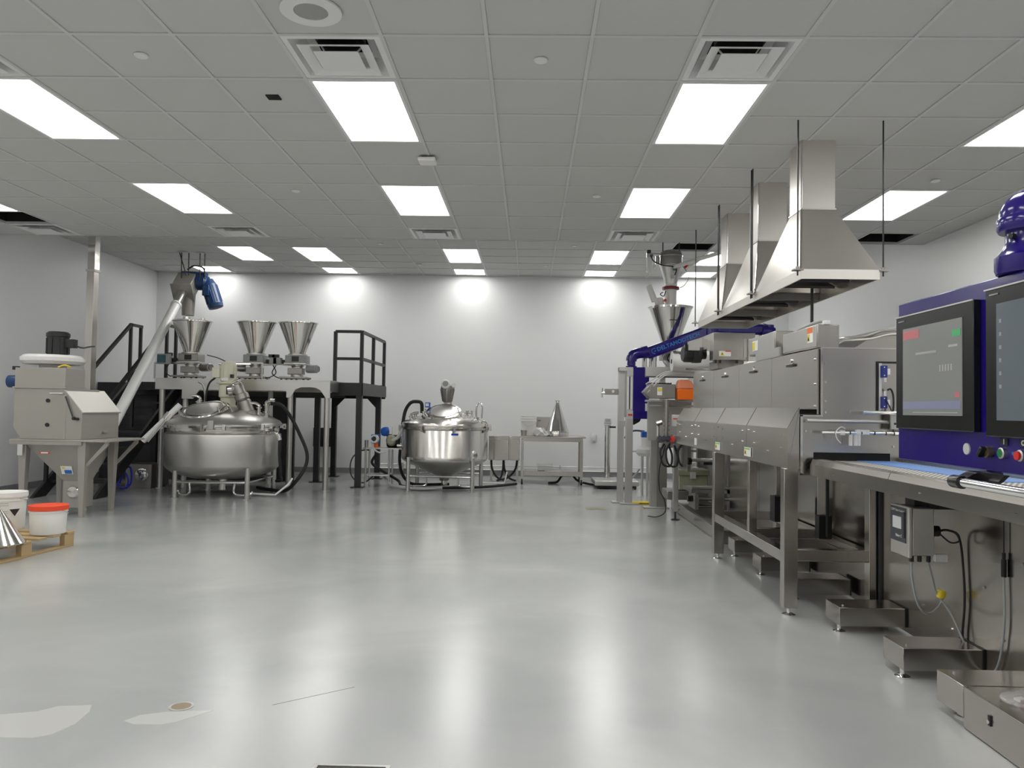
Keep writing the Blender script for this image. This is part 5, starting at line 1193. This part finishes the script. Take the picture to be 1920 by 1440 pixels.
S().cyl((1.62, 9.34, .96), (1.62, 9.34, 1.42), .022, n=12).put('guide_rod', steel_d, sp)
for k in range(7): S().cyl((1.62, 9.34, 1.0+k*.05), (1.62, 9.34, 1.02+k*.05), .034, n=12).put('spring_coil', steel_d, sp)
S().box(1.70, 1.80, 9.38, 9.46, 1.10, 1.24).put('sensor_head', lgrey, sp, bev=.005); S().box(1.70, 1.80, 9.372, 9.38, 1.19, 1.20).put('sensor_stripe', red, sp)
S().box(1.75, 1.80, 9.370, 9.38, 1.13, 1.18).put('sensor_window', maroon, sp)
for i, (x, y) in enumerate(((1.60, 9.36), (1.66, 9.33), (1.80, 9.33))):
    tag(S().tube([(x, y, .90), (x-.05, y-.02, .80), (x-.02, y-.03, .66), (x+.07, y-.02, .64), (x+.09, y, .76), (x+.05, y, .88)], .012).put('cable_loop', blackr), 'coiled black cable under the red and blue knobs, %s' % ('leftmost coil', 'middle coil', 'rightmost coil')[i], 'cable', 'coiled cables at the sensor post')
tag(S().tube([(1.62, 9.40, .88), (1.56, 9.45, .6), (1.57, 9.5, .35), (1.63, 9.5, .22), (1.64, 9.5, .08), (1.55, 9.55, .012), (1.45, 9.6, .012)], .006).put('thin_cable', blackr), 'thin dark cable dropping to the floor left of the sensor post', 'cable')
# upright frame
uf = thing('upright_frame', 'wide steel upright frame on a floor plate holding a dark panel', 'frame', (1.66, 10.53, 0))
S().box(1.61, 1.70, 10.48, 10.58, .02, 1.28).put('front_post', steel_s, uf, bev=.004)
S().box(1.70, 1.83, 10.49, 10.57, .02, 1.28).put('side_plate', steel_d, uf)
S().box(1.52, 1.86, 10.44, 10.62, 0, .02).put('floor_plate', steel_s, uf, bev=.004)
S().box(1.70, 1.82, 10.46, 10.49, .95, 1.22).put('dark_panel', dgrey, uf)
S().box(1.55, 1.86, 10.46, 10.60, 1.28, 1.38).put('white_block', whitep, uf)
# extruder body, shelf, orange box
ex = thing('extruder_unit', 'grey finned extruder drive with yellow warning label on steel rails', 'extruder', (1.7, 10.0, 1.4))
S().box(1.50, 2.12, 9.90, 10.3, 1.40, 1.425).put('shelf_rail', steel_p, ex); S().box(1.50, 2.12, 9.90, 9.93, 1.34, 1.36).put('shelf_rail', steel_p, ex)
S().box(1.51, 1.83, 9.92, 10.25, 1.44, 1.62).put('drive_case', steel_d, ex, bev=.008)
S().prism([(1.51, 1.45), (1.44, 1.52), (1.51, 1.60)], 'y', 9.94, 10.22).put('drive_nose', steel_d, ex)
for k in range(8): S().box(1.53+k*.035, 1.54+k*.035, 9.95, 10.22, 1.62, 1.64).put('cooling_fin', dgrey, ex)
k = S().box(1.60, 1.66, 9.914, 9.92, 1.48, 1.58).put('warning_sticker', white_t, ex); S().box(1.605, 1.655, 9.91, 9.914, 1.53, 1.57).put('sticker_symbol', lbl_y, k)
S().box(1.54, 2.1, 10.26, 10.35, .9, 1.42).put('support_plate', steel_s, ex)
ob = thing('orange_bin', 'orange plastic bin with translucent lid beside the extruder drive', 'bin', (1.95, 9.9, 1.42))
S().frus((1.85, 2.05, 9.88, 10.08, 1.426), (1.84, 2.06, 9.87, 10.09, 1.56), True).put('bin_body', orange, ob, bev=.01)
S().frus((1.835, 2.065, 9.865, 10.095, 1.562), (1.87, 2.02, 9.9, 10.06, 1.68), True).put('bin_hood', orange_c, ob, bev=.02)
S().box(1.99, 2.05, 9.90, 9.95, 1.64, 1.68).put('hood_clip', lgrey, ob)
S().cyl((2.068, 9.88, 1.42), (2.085, 9.88, 1.64), .006, n=8).put('stay', steel_p, ob)
for i in range(3):
    tag(S().tube([(1.47, 9.95+i*.03, 1.50+i*.06), (1.58, 9.92, 1.62+i*.04), (1.70, 9.9, 1.73+i*.02), (1.90, 9.9, 1.755+i*.012), (2.06, 9.92, 1.76+i*.01)], .008).put('pale_hose', lgrey), 'pale hose arching over the extruder drive, %s' % ('lowest', 'middle', 'highest')[i], 'hose', 'hoses above the extruder drive')
cbm = thing('gantry_beam', 'horizontal stainless beam behind the film roll', 'beam', (1.8, 10.4, 1.75))
S().box(1.52, 2.35, 10.36, 10.44, 1.73, 1.86).put('beam', steel_s, cbm); S().box(1.52, 2.3, 10.33, 10.36, 1.72, 1.735).put('lower_edge', black, cbm)
S().box(2.2, 2.3, 10.36, 10.44, .13, 1.73).put('upright', steel_d, cbm)
# film roll and motor
fr_ = thing('film_roll', 'white roll of film on a black spindle under the blue arm', 'film roll', (1.95, 9.8, 1.9))
S().lathe([(0, 0), (.095, 0), (.095, .48), (0, .48)], ax=(1, 0, 0), org=(1.76, 9.8, 1.90), n=40).put('film_body', film, fr_)
S().lathe([(0, -.006), (.125, -.006), (.125, 0), (0, 0)], ax=(1, 0, 0), org=(1.76, 9.8, 1.90), n=40).put('end_disc', whitep, fr_)
S().lathe([(0, -.012), (.03, -.012), (.03, -.006), (0, -.006)], ax=(1, 0, 0), org=(1.76, 9.8, 1.90), n=24).put('core', dgrey, fr_)
S().box(1.82, 2.14, 9.62, 9.64, 1.975, 1.995).put('pressure_bar', black, fr_)
S().cyl((1.90, 9.65, 1.80), (2.35, 9.65, 1.80), .014, n=12).put('idler', chrome, fr_)
S().box(2.25, 2.29, 9.6, 9.9, 1.3, 2.05).put('roll_bracket', steel_s, fr_)
bmt = thing('servo_motor', 'matt black ribbed motor beside the drive cabinet', 'motor', (1.75, 8.2, 1.85))
S().lathe([(0, 0), (.07, 0), (.085, .02), (.085, .10), (.07, .12), (.075, .13), (.075, .19), (.05, .20), (.05, .24), (0, .24)], ax=(1, .1, 0), org=(1.56, 8.1, 1.87), n=24).put('motor_body', black, bmt)
S().box(1.57, 1.64, 8.02, 8.09, 1.90, 1.96).put('motor_connector', blackg, bmt)
S().cyl((1.715, 8.05, 1.90), (1.74, 8.05, 1.90), .06, n=18).put('motor_hub', dgrey, bmt)
S().box(1.66, 1.735, 8.02, 8.14, 1.78, 1.96).put('motor_bracket', black, bmt)
# lower web machinery
lw = thing('lower_rollers', 'bright steel rollers and rails beneath the guard at the far end', 'rollers', (2.0, 9.6, .5))
for z_, x0, x1, y_, r, m_ in ((.80, 1.77, 2.05, 9.7, .014, chrome), (.72, 1.83, 2.32, 9.2, .02, chrome), (.96, 1.74, 1.86, 9.9, .03, chrome), (.90, 1.78, 1.86, 9.3, .012, chrome), (.88, 1.93, 2.02, 9.2, .012, chrome), (.42, 1.85, 2.3, 9.0, .018, steel_s), (.30, 1.84, 2.3, 9.0, .022, steel_s), (.20, 1.9, 2.3, 9.1, .012, chrome)):
    S().cyl((x0, y_, z_), (x1, y_, z_), r, n=16).put('roller', m_, lw)
S().box(1.80, 1.84, 9.0, 9.6, .60, .94).put('side_plate', steel_d, lw); S().box(1.88, 1.92, 8.95, 9.3, .18, .36).put('carriage', steel_d, lw)
S().box(1.85, 2.29, 9.0, 9.5, .36, .40).put('pan', steel_d, lw)
S().cyl((1.80, 8.98, .72), (1.84, 8.98, .72), .04, n=14).put('bearing', blackg, lw); S().cyl((1.80, 8.98, .30), (1.86, 8.98, .30), .035, n=14).put('bearing', blackg, lw)
S().box(1.93, 2.08, 9.9, 10.0, .60, .645).put('white_block', whitep, lw); S().box(1.93, 2.12, 9.9, 10.0, .54, .585).put('white_block', whitep, lw)
S().box(2.05, 2.16, 9.3, 9.5, .66, .70).put('clamp', black, lw)
S().box(2.25, 2.29, 9.0, 9.6, .13, .95).put('rear_plate', steel_d, lw)
S().cyl((2.14, 9.05, .22), (2.20, 9.0, .24), .04, n=16).put('valve_body', black, lw)
S().box(1.60, 2.25, 9.55, 9.75, .84, .89).put('table_bar', steel_s, lw)
bc = thing('beige_pump_case', 'beige plastic equipment case behind the lower rollers', 'equipment case', (2.0, 9.9, .33))
S().box(1.85, 2.20, 9.75, 10.1, .32, .50).put('case_body', beige, bc, bev=.01); S().box(1.83, 2.22, 9.73, 10.12, .50, .57).put('case_lid', beige, bc, bev=.008)
S().box(1.98, 2.05, 9.715, 9.73, .46, .54).put('latch', lgrey, bc, bev=.003); S().box(1.70, 2.2, 9.72, 10.1, .20, .31).put('case_stand', steel_d, bc, bev=.01)
# yellow drip tray
yt = thing('yellow_level', 'yellow and black strip lying on the floor before the frame foot', 'floor strip', (1.5, 10.9, 0))
S().box(1.42, 1.66, 10.86, 10.98, .0, .035).put('strip', yellow, yt, bev=.004); S().box(1.42, 1.66, 10.855, 10.86, .012, .02).put('dark_groove', black, yt)
# pump bottle stand beyond the frame
pb = thing('dosing_unit', 'blue capped pump head on two thin steel legs behind the console post', 'pump', (1.75, 12.0, 0))
S().cyl((1.72, 12.0, 0), (1.72, 12.0, .62), .02, n=12).put('leg', steel_s, pb); S().cyl((1.80, 12.0, 0), (1.80, 12.0, .62), .02, n=12).put('leg', steel_s, pb)
S().lathe([(0, .60), (.12, .60), (.16, .64), (.15, .70), (.10, .74), (0, .74)], (1.78, 12.0), 28).put('pump_dish', lgrey, pb)
S().lathe([(0, .74), (.08, .74), (.08, .88), (0, .88)], (1.78, 12.0), 24).put('pump_body', whitep, pb)
S().box(1.70, 1.86, 11.94, 12.06, .88, .97).put('blue_cap', bluel, pb, bev=.01)
S().tube([(1.75, 12.0, .97), (1.6, 12.0, .98), (1.5, 12.0, .93), (1.45, 12.0, .86)], .014).put('hose', mat('hose_navy', (.03, .05, .12), .4), pb)
S().cyl((1.50, 12.0, .67), (1.64, 12.0, .67), .012, n=8).put('side_pipe', steel_s, pb)
tag(S().tube([(1.70, 12.1, .40), (1.62, 12.15, .28), (1.5, 12.2, .15), (1.40, 12.3, .03)], .014).put('grey_hose', grey), 'grey hose slanting to the floor behind the console posts', 'hose')

# ================================================================== far blue console, posts and arm
fc = thing('far_console', 'blue box console on a steel post frame at the far end', 'control console', (1.4, 10.95, 0))
S().box(1.235, 1.32, 11.0, 11.08, .02, 1.88).put('rear_post', steel_s, fc, bev=.004); S().box(1.33, 1.425, 10.86, 10.95, .02, 1.19).put('front_post', steel_s, fc, bev=.004)
S().box(1.16, 1.40, 10.98, 11.12, 0, .02).put('floor_plate', steel_s, fc, bev=.004); S().box(1.26, 1.52, 10.82, 10.98, 0, .02).put('floor_plate', steel_s, fc, bev=.004)
S().box(1.235, 1.45, 10.88, 11.08, 1.83, 1.88).put('top_frame', steel_s, fc); S().box(1.24, 1.40, 10.90, 11.0, 1.06, 1.14).put('tie_bracket', steel_s, fc)
S().box(1.42, 1.64, 10.86, 11.30, 1.17, 1.88).put('console_box', blue, fc, bev=.004)
cf = S().box(1.335, 1.42, 10.88, 11.28, 1.19, 1.86).put('screen_housing', steel_s, fc)
for x0 in (1.34, 1.385): S().box(x0, x0+.026, 10.868, 10.88, 1.30, 1.75).put('screen_edge', white_t, cf)
S().box(1.369, 1.381, 10.868, 10.88, 1.30, 1.75).put('screen_gap', blackg, cf)
S().box(1.335, 1.42, 10.86, 10.88, 1.76, 1.86).put('top_bezel', steel_s, cf)
S().box(1.345, 1.42, 10.84, 10.87, 1.17, 1.28).put('button_panel', lgrey, cf); 
for x in (1.365, 1.395): S().cyl((x, 10.82, 1.225), (x, 10.84, 1.225), .014, n=14).put('red_button', red, cf)
S().prism([(1.36, 1.17), (1.54, 1.17), (1.52, 1.13), (1.45, 1.09), (1.38, 1.08), (1.36, 1.12)], 'y', 10.9, 11.1).put('handle', blackg, fc)
S().box(1.05, 1.24, 10.98, 11.10, 1.50, 1.58).put('side_actuator', steel_d, fc, bev=.005); S().cyl((1.0, 11.02, 1.52), (1.08, 11.02, 1.52), .02, n=12).put('actuator_rod', steel_p, fc)
S().cyl((1.01, 11.02, 1.46), (1.01, 11.02, 1.59), .012, n=10).put('hand_lever', chrome, fc); S().cyl((1.16, 10.975, 1.545), (1.16, 10.98, 1.545), .02, n=14).put('gauge', whitep, fc)
S().lathe([(0, 0), (.075, 0), (.078, .02), (.06, .03), (.055, .12), (.06, .13)], ax=(0, 0, 1), org=(1.41, 11.0, 1.88), n=32).put('swivel_base', blue, fc)
S().tube([(1.41, 11.0, 1.97), (1.415, 11.0, 2.01), (1.44, 11.0, 2.055), (1.50, 11.0, 2.08), (1.56, 11.0, 2.09)], .075, n=24).put('elbow', blue, fc)
S().cyl((1.555, 11.0, 2.085), (1.64, 11.0, 2.105), .088, n=28).put('elbow_flange', blue, fc)
ang = math.atan2(.36, .98)
A_ = Vector((1.62, 11.0, 2.075)); B_ = Vector((2.52, 11.0, 2.42))
dA = (B_-A_)
S().rbox((A_+B_)/2, (dA.length, .10, .165), (0, -math.atan2(dA.z, dA.x), 0)).put('inclined_arm', blue, fc, bev=.03)
S().lathe([(0, 0), (.10, 0), (.10, .16), (0, .16)], ax=(0, 0, 1), org=(2.52, 11.0, 2.35), n=28).put('knuckle', blue, fc)
S().box(2.5, 3.25, 10.94, 11.06, 2.36, 2.51).put('upper_arm', blue, fc, bev=.04)
S().lathe([(0, 0), (.10, .01), (.10, .12), (.08, .18), (0, .2)], ax=(1, 0, -.25), org=(3.2, 11.0, 2.43), n=28).put('arm_end', blue, fc)
S().cyl((3.3, 11.0, 0), (3.3, 11.0, 2.5), .08, n=24).put('support_column', blue, fc)
mid = A_*.51+B_*.49+Vector((-.03, -.0515, .0))
text('DELTAMODTECH', .078, mid+Vector((.02, 0, .0)), (PI/2, -math.atan2(dA.z, dA.x), 0), cyan_t, fc, 'arm_lettering', .0016, 1.02)
em = A_+dA*.11+Vector((0, -.0512, .0))
S().tube([em+Vector((.035*math.cos(a), 0, .035*math.sin(a))) for a in [PI*.35+i*PI*1.3/9 for i in range(10)]], .005, n=6, sub=2).put('arm_emblem', cyan_t, fc)
S().rbox(em+Vector((.012, 0, 0)), (.03, .004, .012), (0, -.4, 0)).put('arm_emblem', cyan_t, fc)

# ================================================================== vacuum receiver tower over the extruder
tx, ty = 2.035, 11.5
vt = thing('vacuum_receiver', 'round steel vacuum loader with cone and maroon gasket near the far ceiling', 'hopper loader', (tx, ty, 2.8))
S().lathe([(0, 3.40), (.158, 3.40), (.162, 3.41), (.162, 3.56), (.15, 3.60), (.10, 3.625), (0, 3.63)], (tx, ty), 40).put('drum', steel_d, vt)
S().ring((tx, ty), .168, .158, 3.53, 3.545, 40).put('band', steel_p, vt); S().ring((tx, ty), .168, .158, 3.40, 3.412, 40).put('band', steel_p, vt)
S().lathe([(.158, 3.40), (.085, 3.14), (.085, 3.10), (0, 3.10), (0, 3.40)], (tx, ty), 40).put('cone', steel_s, vt)
S().lathe([(0, 3.10), (.09, 3.10), (.09, 3.135), (0, 3.135)], (tx, ty), 32).put('pale_ring', white_t, vt)
S().lathe([(0, 3.055), (.122, 3.055), (.122, 3.09), (0, 3.09)], (tx, ty), 32).put('gasket', maroon, vt)
S().lathe([(0, 2.80), (.085, 2.80), (.08, 2.9), (.085, 3.05), (0, 3.05)], (tx, ty), 28).put('white_sleeve', whitep, vt)
S().cyl((tx-.31, ty-.02, 3.30), (tx-.31, ty-.02, 3.52), .045, n=20).put('filter_jar', clear, vt); S().cyl((tx-.31, ty-.02, 3.52), (tx-.31, ty-.02, 3.56), .05, n=20).put('jar_cap', steel_p, vt)
S().cyl((tx-.20, ty-.02, 3.42), (tx-.20, ty-.02, 3.54), .03, n=14).put('valve', steel_p, vt)
S().box(tx-.36, tx-.12, ty-.03, ty-.0, 3.56, 3.585).put('valve_bar', steel_s, vt)
S().cyl((tx-.33, ty-.05, 3.58), (tx-.33, ty-.05, 3.62), .03, n=12).put('fitting', black, vt)
S().tube([(tx-.31, ty-.1, 3.54), (tx-.28, ty-.17, 3.44), (tx-.16, ty-.19, 3.38), (tx-.02, ty-.19, 3.36), (tx+.05, ty-.17, 3.33), (tx+.03, ty-.15, 3.24)], .008).put('air_line', blackr, vt)
S().tube([(tx+.15, ty-.08, 3.39), (tx+.2, ty-.1, 3.32), (tx+.24, ty-.1, 3.22), (tx+.18, ty-.1, 3.11), (tx+.12, ty-.08, 3.07)], .005).put('wire', grey, vt)
S().cyl((tx+.18, ty-.1, 3.36), (tx+.22, ty-.1, 3.40), .018, n=10).put('red_fitting', red, vt)
S().box(tx-.03, tx+.02, ty-.17, ty-.12, 3.20, 3.28).put('solenoid', steel_p, vt); S().cyl((tx+.0, ty-.15, 3.34), (tx+.05, ty-.15, 3.34), .03, n=12).put('green_tag', mat('green_tag', (.1, .3, .22), .4), vt)
S().rbox((tx-.28, ty-.03, 2.99), (.09, .05, .26), (0, -.35, 0)).put('white_bag_spout', whitep, vt, bev=.02)
S().rbox((tx-.17, ty-.04, 2.86), (.13, .08, .14), (0, -.2, 0)).put('white_bag', whitep, vt, bev=.03)
S().cyl((tx-.10, ty-.1, 2.88), (tx-.10, ty-.14, 2.88), .02, n=12).put('red_knob', red, vt); S().tube([(tx-.13, ty-.12, 3.0), (tx-.17, ty-.12, 2.97), (tx-.12, ty-.12, 2.94), (tx-.09, ty-.12, 3.02)], .007).put('clip', black, vt)
S().cyl((tx+.02, ty-.17, 3.36), (2.85, 10.15, 3.47), .028, n=16).put('feed_pipe', whitep, vt)
S().cyl((tx+.12, ty, 3.60), (tx+.12, ty, CZ2), .008, n=8).put('hanger_rod', black, vt); S().cyl((tx-.12, ty, 3.60), (tx-.12, ty, CZ2), .008, n=8).put('hanger_rod', black, vt)
hp2 = thing('powder_hopper', 'large polished conical hopper reflecting blue above the blue arm', 'hopper', (tx, ty, 2.2))
S().lathe([(0, 2.15), (.115, 2.15), (.115, 2.25), (.305, 2.765), (.315, 2.77), (.315, 2.785), (.33, 2.785), (.33, 2.795), (.29, 2.795), (.10, 2.25), (0, 2.2)], (tx, ty), 56).put('hopper_cone', steel_p, hp2)
S().box(tx-.14, tx+.14, ty-.12, ty+.12, 2.02, 2.15).put('feeder_body', steel_d, hp2, bev=.008)
S().lathe([(0, 1.86), (.10, 1.86), (.10, 1.90), (.07, 1.92), (.07, 2.02), (0, 2.02)], (tx, ty), 28).put('screw_housing', steel_s, hp2)
S().box(tx-.35, tx+.25, ty-.2, ty+.2, 1.80, 1.86).put('support_shelf', steel_s, hp2)
S().box(tx-.12, tx-.04, ty+.14, ty+.22, .13, 1.8).put('support_column', steel_s, hp2); S().box(tx+.3, tx+.38, ty+.14, ty+.22, 0.0, 1.8).put('support_column', steel_s, hp2)
S().cyl((tx-.28, ty-.2, 1.86), (tx-.28, ty-.2, 2.08), .055, n=20).put('canister', steel_p, hp2)
S().cyl((tx-.40, ty-.2, 1.86), (tx-.40, ty-.2, 2.08), .035, n=20).put('canister', steel_p, hp2)
for i in range(3):
    S().tube([(tx-.1+i*.07, ty-.14, 2.1), (tx-.14+i*.07, ty-.2, 2.03), (tx-.1+i*.09, ty-.2, 1.95), (tx+.04*i, ty-.18, 1.88)], .010).put('cable', blackr if i else steel_s, hp2)
S().rbox((tx+.02, ty-.255, 2.58), (.16, .003, .006), (.34, 0, 0)).put('scribed_line', dgrey, hp2)
